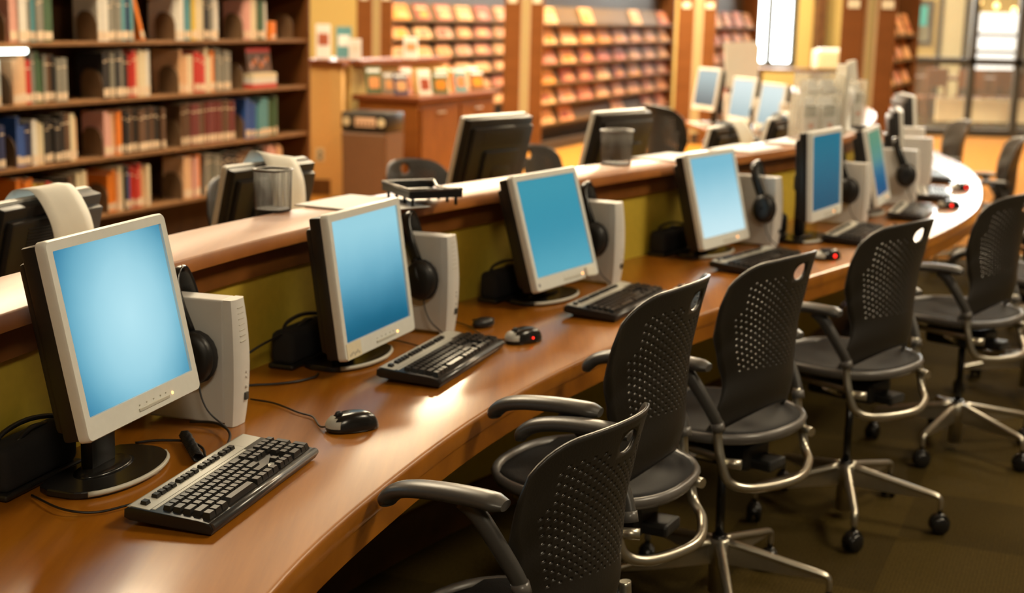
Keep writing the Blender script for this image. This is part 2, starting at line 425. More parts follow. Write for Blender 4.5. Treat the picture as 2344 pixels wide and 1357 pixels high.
def make_chair():
    t = thing('office_chair', 'x', 'chair', (0, 0, 0), 0)
    o = obj('back_shell', shell_mesh(), M['chair'], t)
    md = o.modifiers.new('solid', 'SOLIDIFY'); md.thickness = .007; md.offset = 0
    # seat: oval padded pan with a rim
    def oval(k, n, g=0.):
        an = 2*math.pi*k/n; c, s = math.cos(an), math.sin(an)
        e = .82
        return ((.235+g)*abs(c)**e*(1 if c > 0 else -1), .03+(.225+g)*abs(s)**e*(1 if s > 0 else -1))
    n = 36; bm = BM(); rings = []
    for g, z in ((-.22, .545), (-.15, .546), (-.07, .552), (-.03, .558), (-.010, .557), (-.006, .548)):
        rings.append([bm.verts.new((*(oval(k, n, g) if g > -.2 else (0.01*math.cos(2*math.pi*k/n), .03+.01*math.sin(2*math.pi*k/n))), z - (.014 if math.sin(2*math.pi*k/n) > .8 and g > -.05 else 0))) for k in range(n)])
    for a, b in zip(rings, rings[1:]):
        for k in range(n): bm.faces.new((a[k], a[(k+1) % n], b[(k+1) % n], b[k])).smooth = True
    bm.faces.new(rings[0])
    obj('seat', bm, M['chairseat'], t)
    bm = BM(); rings = []
    for g, z in ((-.012, .545), (-.006, .556), (.004, .557), (.009, .548), (.002, .530), (-.03, .520), (-.10, .514), (-.18, .512)):
        rings.append([bm.verts.new((*oval(k, n, g), z)) for k in range(n)])
    for a, b in zip(rings, rings[1:]):
        for k in range(n): bm.faces.new((a[k], a[(k+1) % n], b[(k+1) % n], b[k])).smooth = True
    bm.faces.new(rings[-1])
    obj('seat_rim', bm, M['rim'], t)
    # tubular frame: hoop behind the seat, side rails with knobs, cross bar
    bm = BM()
    tube(bm, [(-.222, -.10, .60), (-.224, -.105, .545), (-.226, -.12, .49), (-.212, -.14, .435), (-.15, -.185, .415), (0, -.225, .412), (.15, -.185, .415), (.212, -.14, .435), (.226, -.12, .49), (.224, -.105, .545), (.222, -.10, .60)], .0125, 10, sm=6)
    for s in (-1, 1):
        tube(bm, [(s*.222, -.12, .50), (s*.20, -.04, .497), (s*.175, .10, .497), (s*.14, .17, .497)], .011, 8, sm=4)
        tube(bm, [(s*.215, -.125, .487), (s*.20, -.165, .487)], .013, 10)
        tube(bm, [(s*.20, -.02, .490), (s*.06, .0, .44)], .012, 8)
    obj('frame', bm, M['frame'], t)
    bm = BM(); box(bm, (0, .01, .455), (.13, .24, .075), bevel=.015); box(bm, (0, -.12, .44), (.09, .10, .03), bevel=.008)
    obj('tilt_mechanism', bm, M['black'], t)
    bm = BM(); tube(bm, [(.06, .06, .44), (.14, .07, .435), (.19, .07, .43)], .006, 6); box(bm, (.20, .07, .43), (.05, .022, .008), bevel=.003); obj('lever', bm, M['frame'], t)
    bm = BM(); lathe(bm, [(.013, .17), (.013, .43)], 14); lathe(bm, [(.021, .172), (.021, .20)], 14); obj('gas_column', bm, M['blackg'], t)
    # arms
    for s in (-1, 1):
        bm = BM(); st = len(bm.verts)
        pts = [(s*.255, -.085, .742), (s*.257, -.04, .746), (s*.258, .03, .745), (s*.256, .10, .738), (s*.252, .145, .726), (s*.248, .168, .708), (s*.247, .173, .694)]
        tube(bm, pts, lambda q: .024*(.62+.38*min(1, q/.08)) if q < .5 else .024*(1-.30*max(0, (q-.82)/.18)), 14, sm=4, flat=(1.30, .66))
        a = obj('armrest', bm, M['arm'], t); autosmooth(a, 50)
        bm = BM()
        tube(bm, [(s*.253, .005, .735), (s*.250, -.025, .712), (s*.243, -.060, .665), (s*.232, -.090, .615), (s*.224, -.103, .585)], lambda q: .0165-.003*q, 10, sm=4, flat=(.85, 1.2))
        obj('arm_post', bm, M['arm'], a)
        bm = BM(); tube(bm, [(s*.2255, -.1005, .592), (s*.222, -.106, .570)], .0175, 12); obj('post_collar', bm, M['rim'], a)
    # base
    bm = BM(); lathe(bm, [(.026, .03), (.026, .125), (.030, .13), (.034, .145), (.034, .185), (.028, .190)], 16); obj('hub', bm, M['frame'], t)
    cm = None
    for k in range(5):
        an = R(18+72*k)
        bm = BM()
        prism(bm, [(.022, .185), (.30, .128), (.30, .116), (.19, .112), (.022, .115)], -.0045, .0045, 'y')
        tube(bm, [(.022, 0, .180), (.12, 0, .161), (.22, 0, .141), (.29, 0, .127), (.308, 0, .118), (.312, 0, .098), (.312, 0, .080)], lambda q: .013-.004*q, 10, sm=3, flat=(1.1, .85))
        xform(bm, Matrix.Rotation(an, 4, 'Z'))
        obj('leg', bm, M['frame'], t)
        p = Vector((math.cos(an)*.312, math.sin(an)*.312, 0)); ra = an+R(rnd.choice((25, 70, -40, 130)))
        if cm is None:
            o = obj('caster', caster_mesh(), M['blackg'], t); cm = o.data
        else:
            o = bpy.data.objects.new('caster', cm); COL.objects.link(o); o.parent = t
        o.location = p; o.rotation_euler = (0, 0, ra)
    return t
UPPER = ('back_shell', 'seat', 'seat_rim', 'frame', 'tilt_mechanism', 'lever', 'armrest')
chair = make_chair()
CH = [  # x, y, heading, seat drop, leg spin, arm lift, label
 (.052, 2.645, 30, -.13, 30, .16, 'low black armchair with round-topped perforated back beside the first keyboard'),
 (.235, 3.19, 27, .03, 10, .02, 'black armchair with perforated back drawn up between second and third monitors'),
 (.60, 3.80, 38, .0, 54, 0, 'black armchair with perforated back drawn up below the third keyboard'),
 (1.12, 4.52, 43, .0, 54, 0, 'black armchair with perforated back drawn up below the fourth monitor'),
 (1.735, 5.33, 41, .0, 20, 0, 'black armchair with perforated back drawn up to the fifth keyboard'),
 (2.32, 6.22, 33, .0, 40, 0, 'black armchair drawn up to the sixth keyboard with its red-lit mouse'),
 (2.80, 7.35, 22, .0, 12, 0, 'black armchair drawn up where the counter begins to round off'),
 (3.12, 9.35, 10, -.11, 12, 0, 'black armchair at the outermost bulge of the counter end'),
 (3.24, 10.9, 0, -.11, 30, 0, 'black armchair beyond the counter end before the glass partition'),
]
chairs = []
def place_chair(x, y, a, dz, spin, lift, label, group):
    c = dup(chair, (x, y, 0), a, label, group)
    sp = Matrix.Rotation(R(spin), 4, 'Z')
    for ch in c.children:
        st = ch.name.split('.')[0]
        if st in UPPER: ch.location.z += dz
        if st == 'armrest' and lift: ch.location.z += lift
        if st == 'leg': ch.rotation_euler.z += R(spin)
        if st == 'caster': ch.location = sp @ ch.location; ch.rotation_euler.z += R(spin)
    return c
for q in CH: chairs.append(place_chair(*q, 'armchairs along the outer side of the counter'))
CI = [(-.90, 5.25, 212, -.02, 15, 0, 'dark armchair half hidden by the monitor with the pointed folded sheet'),
      (-.36, 6.55, 215, -.08, 30, 0, 'grey-edged armchair inside the counter behind the tallest monitor back'),
      (.24, 7.25, 205, -.06, 40, 0, 'dark armchair showing its round top between two monitor backs'),
      (.98, 8.75, 150, .08, 5, 0, 'large dark armchair turned aside behind the small wire pencil cup')]
for q in CI: chairs.append(place_chair(*q, 'armchairs inside the counter'))
for ch in list(chair.children):
    for g in list(ch.children): bpy.data.objects.remove(g)
    bpy.data.objects.remove(ch)
bpy.data.objects.remove(chair)

# ------------------------------------------------------------------ builders: monitor
MW, MH = .405, .36
SC = dict(  # ramps carry the backlight glow and room reflections of each screen
 one=screen_mat('screen_one', [(0, (.42, .70, .78)), (.45, (.30, .58, .68)), (.75, (.10, .34, .46)), (1, (.008, .13, .26))], 1., True, (.02, .145), .27),
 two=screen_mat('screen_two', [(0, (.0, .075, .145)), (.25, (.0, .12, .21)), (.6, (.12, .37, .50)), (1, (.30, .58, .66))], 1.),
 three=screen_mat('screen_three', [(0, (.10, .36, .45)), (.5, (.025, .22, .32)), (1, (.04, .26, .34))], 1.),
 four=screen_mat('screen_four', [(0, (.55, .74, .78)), (.45, (.38, .62, .70)), (1, (.12, .38, .50))], 1.),
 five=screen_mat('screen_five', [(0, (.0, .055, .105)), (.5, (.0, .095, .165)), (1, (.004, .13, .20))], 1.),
 six=screen_mat('screen_six', [(0, (.0, .04, .13)), (.45, (.01, .11, .22)), (.65, (.08, .22, .19)), (1, (.07, .22, .13))], 1.),
 grey=screen_mat('screen_grey', [(0, (.10, .13, .14)), (.5, (.24, .30, .31)), (1, (.42, .54, .54))], 1.),
 pale=screen_mat('screen_pale', [(0, (.30, .42, .44)), (.5, (.48, .60, .60)), (1, (.62, .74, .74))], 1.),
 off=pm('screen_off', (.015, .016, .017), .25, noise=.1, scale=10),
)
def rrect(w, h, r, n=4, x0=0, z0=0):
    pts = []
    for cx, cz, a0 in ((w/2-r, h-r, 0), (-w/2+r, h-r, 90), (-w/2+r, r, 180), (w/2-r, r, 270)):
        for k in range(n+1):
            a = R(a0+90*k/n); pts.append((x0+cx+r*math.cos(a), z0+cz+r*math.sin(a)))
    return pts
def make_monitor(name, label, loc, a, tilt, zb, screen, back='black', group='monitors along the outer desk', neck=True):
    """loc: plan position of the bottom centre of the front face; zb its height above the desk top"""
    base = Vector((loc[0], loc[1], loc[2]))
    t = thing(name, label, 'monitor', base, a, group)
    T = Matrix.Translation((0, 0, zb)) @ Matrix.Rotation(-R(tilt), 4, 'X')
    # bezel: ring with depth .022
    bm = BM(); st = 0
    out = rrect(MW, MH, .012); inn = rrect(MW-.040, MH-.062, .002, 4, 0, .042)
    n = len(out)
    def ring(pts, y): return [bm.verts.new((p[0], y, p[1])) for p in pts]
    ra = ring([(p[0]*.985, (p[1]-MH/2)*.985+MH/2) for p in out], 0); rb = ring(out, .005); rc = ring(out, .020); ri = ring(inn, 0.0005); rj = ring(inn, .010)
    for p, q in ((ri, ra), (ra, rb), (rb, rc), (rj, ri)):
        for k in range(n): bm.faces.new((p[k], p[(k+1) % n], q[(k+1) % n], q[k]))
    bm.faces.new(rc)
    xform(bm, T); bz = autosmooth(obj('bezel', bm, M['bezel'], t), 40)
    bm = BM(); box(bm, (0, .0075, .139), (MW-.040, .003, .298-.001))
    so = obj('screen', bm, screen, t); so.matrix_local = T @ Matrix.Translation((0, 0, .042)) ; 
    for v in so.data.vertices: v.co.z += .0
    for v in so.data.vertices: v.co.z -= -.01
    # housing behind
    bm = BM()
    box(bm, (0, .036, MH/2), (MW-.006, .036, MH-.010), bevel=.006)
    box(bm, (0, .062, MH/2-.006), (MW-.030, .026, MH-.050), bevel=.010)
    box(bm, (0, .082, MH/2-.03), (MW*.55, .020, MH*.50), bevel=.008)
    for k in range(7): box(bm, (0, .0755, MH-.052-.008*k), (MW*.62, .003, .003))
    xform(bm, T); autosmooth(obj('housing', bm, M[back], t), 40)
    bm = BM(); box(bm, (.025, -.0008, .0155), (.11, .0022, .0065), bevel=.001)
    for k, x in enumerate((-.025, 0.0, .025, .05, .07)): box(bm, (x, -.0004, .0245), (.003, .0012, .0025))
    xform(bm, T); obj('button_bar', bm, M['silver'], bz)
    bm = BM(); lathe(bm, [(.0, 0), (.0032, .0), (.0028, .0015)], 10, cap=False); xform(bm, T @ Matrix.Translation((.093, 0, .019)) @ Matrix.Rotation(R(90), 4, 'X')); obj('power_light', bm, M['led'], bz)
    # stand
    bm = BM()
    op = [(.152*math.cos(R(q)), .082+.078*math.sin(R(q))) for q in range(180, 361, 9)]+[(.150, .125), (.135, .150), (.11, .157), (-.11, .157), (-.135, .150), (-.150, .125)]
    prism(bm, op, 0, .014, 'z', bevel=.003)
    lathe(bm, [(.085, .0135), (.07, .019), (.04, .021), (.001, .022)], 28, (0, .10, 0), 1.0, .5)
    sb = obj('stand_base', bm, M['blackg'], t)
    bm = BM(); P_ = [(.152*math.cos(R(q)), .082+.0785*math.sin(R(q)), .0085) for q in range(205, 336, 10)]; tube(bm, P_, .0055, 6); obj('base_lip', bm, M['silver'], sb)
    if neck:
        bm = BM(); box(bm, (0, .112, (zb+.12)/2+.015), (.085, .030, zb+.12), rot=None, bevel=.010)
        box(bm, (0, .108, zb+.14), (.12, .05, .07), bevel=.012)
        autosmooth(obj('stand_neck', bm, M['black'], t), 40)
    return t
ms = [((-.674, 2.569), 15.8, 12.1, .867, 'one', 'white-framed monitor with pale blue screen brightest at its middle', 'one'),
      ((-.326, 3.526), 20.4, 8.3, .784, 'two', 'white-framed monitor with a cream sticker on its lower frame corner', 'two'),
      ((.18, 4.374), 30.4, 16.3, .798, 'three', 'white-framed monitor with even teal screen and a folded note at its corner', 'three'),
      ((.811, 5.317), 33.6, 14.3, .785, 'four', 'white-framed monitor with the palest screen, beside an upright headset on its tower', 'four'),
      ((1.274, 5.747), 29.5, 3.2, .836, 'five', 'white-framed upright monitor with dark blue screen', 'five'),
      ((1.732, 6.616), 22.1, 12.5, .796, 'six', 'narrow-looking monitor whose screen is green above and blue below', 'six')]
mons = {}
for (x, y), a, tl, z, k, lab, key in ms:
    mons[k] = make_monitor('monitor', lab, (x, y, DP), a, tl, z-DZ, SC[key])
# far stations on the bulge
mons['seven'] = make_monitor('monitor', 'edge-on dark monitor at the bulge of the counter behind two beige towers', (2.03, 7.42, DP), 12, 6, .09, SC['off'])
mons['eight'] = make_monitor('monitor', 'edge-on dark monitor past the counter bulge, one of a close pair', (2.50, 9.02, DP), 3, 6, .09, SC['off'])
# sticker, note
T2 = Matrix.Translation((0, 0, .784-DZ)) @ Matrix.Rotation(-R(8.3), 4, 'X')
bm = BM(); box(bm, (-.155, -.0008, .022), (.075, .0012, .040), mi=0)
for k in range(7): box(bm, (-.178+.008*k, -.0016, .012+.002*(k % 3)), (.004, .0008, .006+.002*(k % 2)), mi=1)
xform(bm, T2); obj('sticker', bm, [pm('cream_sticker', (.80, .72, .52), .7, noise=.05, scale=50), pm('faded_ink', (.50, .47, .38), .8, noise=.2, scale=80)], mons['two'])
T3 = Matrix.Translation((0, 0, .798-DZ)) @ Matrix.Rotation(-R(16.3), 4, 'X')
bm = BM(); box(bm, (.135, -.006, .018), (.055, .010, .030), rot=Matrix.Rotation(R(6), 3, 'Y'), bevel=.003); xform(bm, T3); obj('folded_note', bm, M['paper'], mons['three'])
bm = BM(); lathe(bm, [(.0055, 0), (.0045, .001)], 14); xform(bm, T3 @ Matrix.Translation((-.182, 0, .020)) @ Matrix.Rotation(R(90), 4, 'X')); obj('round_badge', bm, pm('badge_grey', (.22, .24, .27), .4, noise=.1, scale=50), mons['three'])
T5 = Matrix.Translation((0, 0, .836-DZ)) @ Matrix.Rotation(-R(3.2), 4, 'X')
bm = BM(); box(bm, (.135, -.004, .020), (.05, .006, .034), bevel=.002); xform(bm, T5); obj('stuck_note', bm, M['paper'], mons['five'])
# inner row, seen from behind: top centre, height, heading
inner = [((-1.17, 3.47), 1.16, 17, 'monitor back carrying the first draped sheet, behind the white-framed monitor'),
         ((-.79, 4.47), 1.15, 29, 'monitor back with a folded sheet, behind the tall wire pencil cup'),
         ((-.09, 5.48), 1.245, 36, 'tallest black monitor back, above the black letter tray'),
         ((.42, 5.92), 1.245, 36, 'black monitor back standing behind the small wire pencil cup'),
         ((.99, 6.80), 1.13, 30, 'low monitor back with a draped sheet, behind the palest screen'),
         ((1.37, 7.50), 1.13, 26, 'low monitor back with a draped sheet, beside the clear leaflet holder')]
inner_m = []
for (x, y), zt, a, lab in inner:
    tl = 14
    n = Vector((math.cos(R(a)), -math.sin(R(a)), 0))
    p = Vector((x, y, 0))-n*MH*math.sin(R(tl))
    inner_m.append(make_monitor('monitor', lab, (p.x, p.y, DP), a+180, tl, zt-MH*math.cos(R(tl))-DZ, SC['grey'], group='monitors along the inner desk'))
# far inner row facing us
far = [((1.58, 12.2), 1.215, 160, 'grey', 'grey-screened monitor at the far inner desk before a wooden end panel'),
       ((1.79, 11.6), 1.165, 162, 'pale', 'pale-screened monitor at the far inner desk with a headset over its tower'),
       ((1.92, 11.0), 1.15, 163, 'pale', 'bright monitor at the far inner desk half hidden by the leaflet holder')]
for (x, y), zt, a, sc, lab in far:
    make_monitor('monitor', lab, (x, y, DP), a, 8, zt-MH*.99-DP, SC[sc], group='monitors along the far inner desk')

# draped sheets on the inner monitors
def sheet(i, off, w, drop, label, skew=0.):
    m = inner_m[i]; zb = None
    (x, y), zt, a, lab = inner[i]
    t = thing('paper_sheet', label, 'paper', (x, y, zt+.009), a+180, 'sheets draped over monitor tops')
    bm = BM(); rows = []
    # local y: + is the housing side (towards us)
    prof = [(-.10, -.10), (-.045, -.03), (-.012, .006), (.02, .010), (.045, .006), (.075, -.03), (.10, -.09), (.11, -drop)]
    P = smooth_path([(0, p[0], p[1]) for p in prof], 4)
    for k, p in enumerate(P):
        q = k/(len(P)-1)
        rows.append([bm.verts.new((off+w*(s/4-.5)+skew*q*.06, p.y+.004*math.sin(s*1.3), p.z+skew*.05*(s/4-.5)*(1-q))) for s in range(5)])
    for r1, r2 in zip(rows, rows[1:]):
        for k in range(4): bm.faces.new((r1[k], r1[k+1], r2[k+1], r2[k])).smooth = True
    o = obj('sheet', bm, M['paper'], t); md = o.modifiers.new('t', 'SOLIDIFY'); md.thickness = .0008
sheet(0, .0, .16, .20, 'cream sheet draped over the monitor back behind the brightest screen')
sheet(1, -.05, .16, .22, 'cream sheet folded to a point over the monitor behind the tall pencil cup', 1.)
sheet(4, -.06, .17, .16, 'cream sheet draped over the low monitor behind the palest screen')
sheet(5, -.06, .17, .16, 'cream sheet draped over the low monitor beside the leaflet holder')

# ------------------------------------------------------------------ keyboard
def make_keyboard():
    t = thing('keyboard', 'x', 'keyboard', (0, 0, 0), 90)
    L, D = .457, .168
    # wedge body, origin at front-left corner on the desk, x along, y to the back; tilted by its feet
    bm = BM(); prism(bm, [(.004, .0), (0, .008), (.006, .019), (.03, .021), (D-.012, .024), (D, .018), (D, .004), (D-.01, 0)], 0, L, 'x', bevel=.002)
    autosmooth(obj('body', bm, M['black'], t), 40)
    bm = BM(); tube(bm, [(.002, .006, .013), (L-.002, .006, .013)], .0085, 10, flat=(1, .9)); obj('front_bar', bm, pm('bar_steel', (.10, .10, .10), .28, .6, noise=.05, scale=40), t)
    bm = BM(); prism(bm, [(D-.046, .0222), (D-.046, .0238), (D-.008, .0254), (D-.002, .0222)], .004, L-.075, 'x', bevel=.0006)
    prism(bm, [(D-.046, .0222), (D-.046, .0238), (D-.008, .0254), (D-.002, .0222)], L-.0755, L-.004, 'x', bevel=.0006)
    box(bm, (.315, .035, .0222), (.062, .018, .0012)); box(bm, (.315, .085, .0224), (.058, .012, .0012))
    box(bm, (.19, D-.0505, .0232), (.36, .006, .0012))
    obj('top_strip', bm, M['silver'], t)
    bm = BM()
    def key(x, y, w, d=.0165, z=.0225, h=.0085):
        g = bmesh.ops.create_cube(bm, size=1)['verts']
        for v in g:
            top = v.co.z > 0
            k = .76 if top else 1
            v.co = Vector((x+v.co.x*(w-.0012)*k, y+v.co.y*(d-.0012)*(.74 if top else 1)+(.001 if top else 0), z+(h if top else -.002)))
    P = .0190; x0 = .016
    def row(y, ws, x=x0):
        for w in ws:
            if w > 0: key(x+w*P/2, y, w*P)
            x += abs(w)*P
    ys = [.022+.0185*k for k in range(5)]
    row(ys[0], [1.25, 1.25, 1.25, 6.25, 1.25, 1.25, 1.25, 1.25]); row(ys[1], [2.25]+[1]*10+[2.75]); row(ys[2], [1.75]+[1]*11+[2.25])
    row(ys[3], [1.5]+[1]*12+[1.5]); row(ys[4], [1]*13+[2])
    obj('letter_keys', bm, M['key'], t); bm = BM()
    yf = D-.027
    z = .0240
    for xs in ([0], [2, 3, 4, 5], [6.5, 7.5, 8.5, 9.5], [11, 12, 13, 14], [15.4, 16.4, 17.4]):
        for k in xs: key(x0+(k+.5)*P, yf, P*.94, .014, z, .007)
    obj('function_keys', bm, M['key'], t); bm = BM()
    xn = x0+15.4*P
    row(ys[4], [1, 1, 1], xn); row(ys[3], [1, 1, 1], xn); row(ys[1], [-1, 1, -1], xn); row(ys[0], [1, 1, 1], xn)
    obj('arrow_keys', bm, M['key'], t); bm = BM()
    xp = x0+18.75*P
    for k in range(1, 5): row(ys[k], [1, 1, 1], xp)
    row(ys[0], [2, 1], xp)
    for y, d in ((ys[0]+.009, .035), (ys[2]+.009, .035), (ys[4], .0165)): key(xp+3.5*P, y, P, d)
    obj('number_keys', bm, M['key'], t)
    for x in (.05, L-.05):
        bm = BM(); box(bm, (x, D-.018, -.0015), (.03, .006, .020), bevel=.001); obj('foot', bm, M['black'], t)
    return t
kb = make_keyboard()
KL = [((-.495, 2.275), 14.6, 'keyboard beside the lone black mouse before the pale blue screen'),
      ((-.165, 3.275), 18.7, 'keyboard before the monitor with the cream sticker'),
      ((.305, 4.07), 25, 'keyboard before the even teal screen'),
      ((.835, 4.90), 35, 'keyboard before the palest screen, half hidden by a chair back'),
      ((1.40, 5.63), 26, 'keyboard before the dark blue screen'),
      ((1.855, 6.39), 22, 'keyboard before the green and blue screen'),
      ((2.20, 7.13), 14, 'keyboard shining white, first on the counter bulge'),
      ((2.47, 8.0), 8, 'keyboard shining white, farther round the counter bulge')]
kbs = []
for (x, y), a, lab in KL:
    k = dup(kb, (x, y, DZ+.004), a, lab, 'keyboards on the outer desk')
    k.rotation_euler = (Matrix.Rotation(R(90-a), 3, 'Z') @ Matrix.Rotation(R(3.4), 3, 'X')).to_euler()
    kbs.append(k)
def drop(root):
    for ch in list(root.children):
        for g in list(ch.children): bpy.data.objects.remove(g)
        bpy.data.objects.remove(ch)
    bpy.data.objects.remove(root)
drop(kb)
def cordto(root, pts, r=.0022, name='cord'):
    """world points -> a cord that is a part of root"""
    bpy.context.view_layer.update()
    inv = root.matrix_world.inverted()
    bm = BM(); tube(bm, [inv @ (Vector(p)+Vector((0, 0, .0025))) for p in pts], r, 6, sm=6)
    return obj(name, bm, M['cord'], root)
cordto(kbs[0], [(-.66, 2.41, .748), (-.72, 2.37, .7435), (-.78, 2.37, .748), (-.86, 2.45, .7435)])
cordto(kbs[1], [(-.225, 3.62, .757), (-.25, 3.70, .744), (-.33, 3.765, .7435), (-.42, 3.76, .7435), (-.50, 3.71, .7435)])

# ------------------------------------------------------------------ mouse
def make_mouse():
    t = thing('mouse', 'x', 'mouse', (0, 0, 0), 90)
    L, Wd, Hh = .118, .064, .040
    def body(bm, z0, z1, g, nu=20, nv=10, x0=-1., x1=1.):
        rings = []
        for j in range(nv+1):
            v = j/nv; ring = []
            for k in range(nu):
                an = 2*math.pi*k/nu
                ex = math.copysign(abs(math.cos(an))**.85, math.cos(an)); ey = math.copysign(abs(math.sin(an))**.85, math.sin(an))
                sh = math.cos(v*math.pi/2)**.45 if v < 1 else .0
                x = ex*L/2*sh*(1+g); y = ey*Wd/2*sh*(1+g)*(1-.08*ex)
                z = z0+(z1-z0)*math.sin(v*math.pi/2)*(1+.16*ex*0-.20*(x/(L/2)-.15)**2*(1 if v > .1 else 0))
                ring.append(bm.verts.new((x, y, z)))
            rings.append(ring)
        for a, b in zip(rings, rings[1:]):
            for k in range(nu): bm.faces.new((a[k], a[(k+1) % nu], b[(k+1) % nu], b[k])).smooth = True
        bm.faces.new(rings[0][::-1]); bmesh.ops.remove_doubles(bm, verts=bm.verts, dist=1e-5)
    bm = BM(); body(bm, .001, Hh, 0); obj('body', bm, M['blackg'], t)
    bm = BM(); body(bm, .010, Hh+.0006, .012)
    dele = [f for f in bm.faces if f.calc_center_median().x > -.040 or f.calc_center_median().z < .012]
    bmesh.ops.delete(bm, geom=dele, context='FACES')
    obj('button_cover', bm, M['silver'], t)
    bm = BM(); lathe(bm, [(.002, -.003), (.009, -.003), (.009, .003), (.002, .003)], 14); xform(bm, Matrix.Translation((-.030, 0, .0345)) @ Matrix.Rotation(R(90), 4, 'X')); obj('scroll_wheel', bm, M['black'], t)
    return t
mo = make_mouse()
ML = [((-.335, 2.93), 62, 0, 'black mouse with silver buttons on bare wood beside the first keyboard'),
      ((.035, 3.80), 52, 1, 'black mouse beside the keyboard below the cream sticker monitor'),
      ((.565, 4.50), 58, 0, 'black mouse touching the keyboard below the teal screen'),
      ((1.19, 5.31), 60, 1, 'red-glowing mouse beside a chair top below the palest screen'),
      ((1.66, 6.03), 88, 1, 'red-glowing mouse beside the keyboard of the dark blue screen'),
      ((2.13, 6.93), 80, 1, 'red-glowing mouse beside the first white-shining keyboard'),
      ((2.43, 7.72), 70, 1, 'red-lit mouse between the two white-shining keyboards')]
mice = []
for (x, y), a, red, lab in ML:
    k = dup(mo, (x, y, DP), a, lab, 'mice on the outer desk'); mice.append(k)
    if red:
        bm = BM(); q_ = 1 if a > 55 else .45; lathe(bm, [(.0, 0), (.0065*q_, .0), (.005*q_, .002), (0.0005, .0025)], 10, cap=False); xform(bm, Matrix.Translation((-.004 if a > 70 else .006, -.0335, .016)) @ Matrix.Rotation(R(80), 4, 'X')); obj('glowing_light', bm, M['redled'], k)
drop(mo)
cordto(mice[0], [(-.385, 2.905, .750), (-.405, 2.93, .7435), (-.43, 3.0, .7435), (-.465, 3.03, .7435), (-.53, 3.10, .7435), (-.59, 3.13, .7435)])
cordto(mice[1], [(-.018, 3.77, .750), (-.05, 3.80, .7435), (-.085, 3.86, .7435), (-.13, 3.97, .7435), (-.2, 4.05, .7435)])
cordto(mice[2], [(.515, 4.47, .750), (.48, 4.51, .7435), (.45, 4.56, .7435), (.42, 4.62, .7435)])

# ------------------------------------------------------------------ towers
TH, TW, TD = .275, .058, .200
def make_tower():
    t = thing('computer_tower', 'x', 'computer', (0, 0, 0), 90)
    # x right, front face at y=0, right edge x=0
    bm = BM(); box(bm, (-TW/2, TD/2+.012, TH/2+.003), (TW, TD-.02, TH-.006), bevel=.004); obj('case', bm, M['tower'], t)
    bm = BM(); N = 14; rows = []
    for k in range(N+1):
        z = TH*k/N; q = k/N
        b = .014*math.sin(math.pi*min(1, max(0, q)))**.8
        xr = .007*math.sin(math.pi*q)
        rows.append([bm.verts.new(p) for p in ((-TW, .022, z), (-TW, .004-b*.35, z), (-TW+.012, -.001-b*.7, z), (-.012+xr, -.002-b*.7, z), (0+xr, .004-b*.3, z), (0, .022, z))])
    for a, b in zip(rows, rows[1:]):
        for k in range(5): bm.faces.new((a[k], a[k+1], b[k+1], b[k])).smooth = True
        bm.faces.new((a[5], a[0], b[0], b[5]))
    bm.faces.new(rows[0]); bm.faces.new(rows[-1])
    f = obj('front_cover', bm, M['towerf'], t); autosmooth(f, 50)
    bm = BM()
    for k in range(7): box(bm, (-.032, -.0035-.0011*k, TH-.018-.012*k), (.024, .004, .0012))
    obj('vent_slots', bm, M['silver'], f)
    bm = BM(); box(bm, (-.020, -.0105, .062), (.013, .006, .016), bevel=.001); obj('port', bm, M['port'], f)
    for z in (.105, .116, .083):
        bm = BM(); lathe(bm, [(.0035, 0), (.003, .003)], 10); xform(bm, Matrix.Translation((-.020, -.0105, z)) @ Matrix.Rotation(R(90), 4, 'X')); obj('button', bm, M['tower'], f)
    return t
tw = make_tower()
TL = [((-.570, 2.975), 16, 'grey computer tower beside the pale blue screen'),
      ((-.158, 3.912), 21, 'grey computer tower beside the monitor with the cream sticker'),
      ((.365, 4.71), 30, 'grey computer tower beside the teal screen'),
      ((1.055, 5.60), 34, 'grey computer tower beside the palest screen'),
      ((1.565, 6.26), 31, 'grey computer tower beside the dark blue screen'),
      ((1.98, 7.0), 22, 'grey computer tower beside the green and blue screen'),
      ((2.27, 7.78), 15, 'beige computer tower, first on the counter bulge'),
      ((2.44, 8.55), 12, 'beige computer tower, second on the counter bulge')]
towers = []
for (x, y), a, lab in TL:
    towers.append(dup(tw, (x, y, DP), a, lab, 'computer towers on the outer desk'))
fw = [((1.745, 11.88), 160, 'grey computer tower under the far grey-screened monitor'), ((1.91, 11.29), 150, 'grey computer tower at the far inner desk with a round earcup on it'), ((2.00, 10.72), 152, 'grey computer tower at the far inner desk behind the bright monitor')]
for (x, y), a, lab in fw:
    towers.append(dup(tw, (x, y, DP), a, lab, 'computer towers on the far inner desk'))
drop(tw)

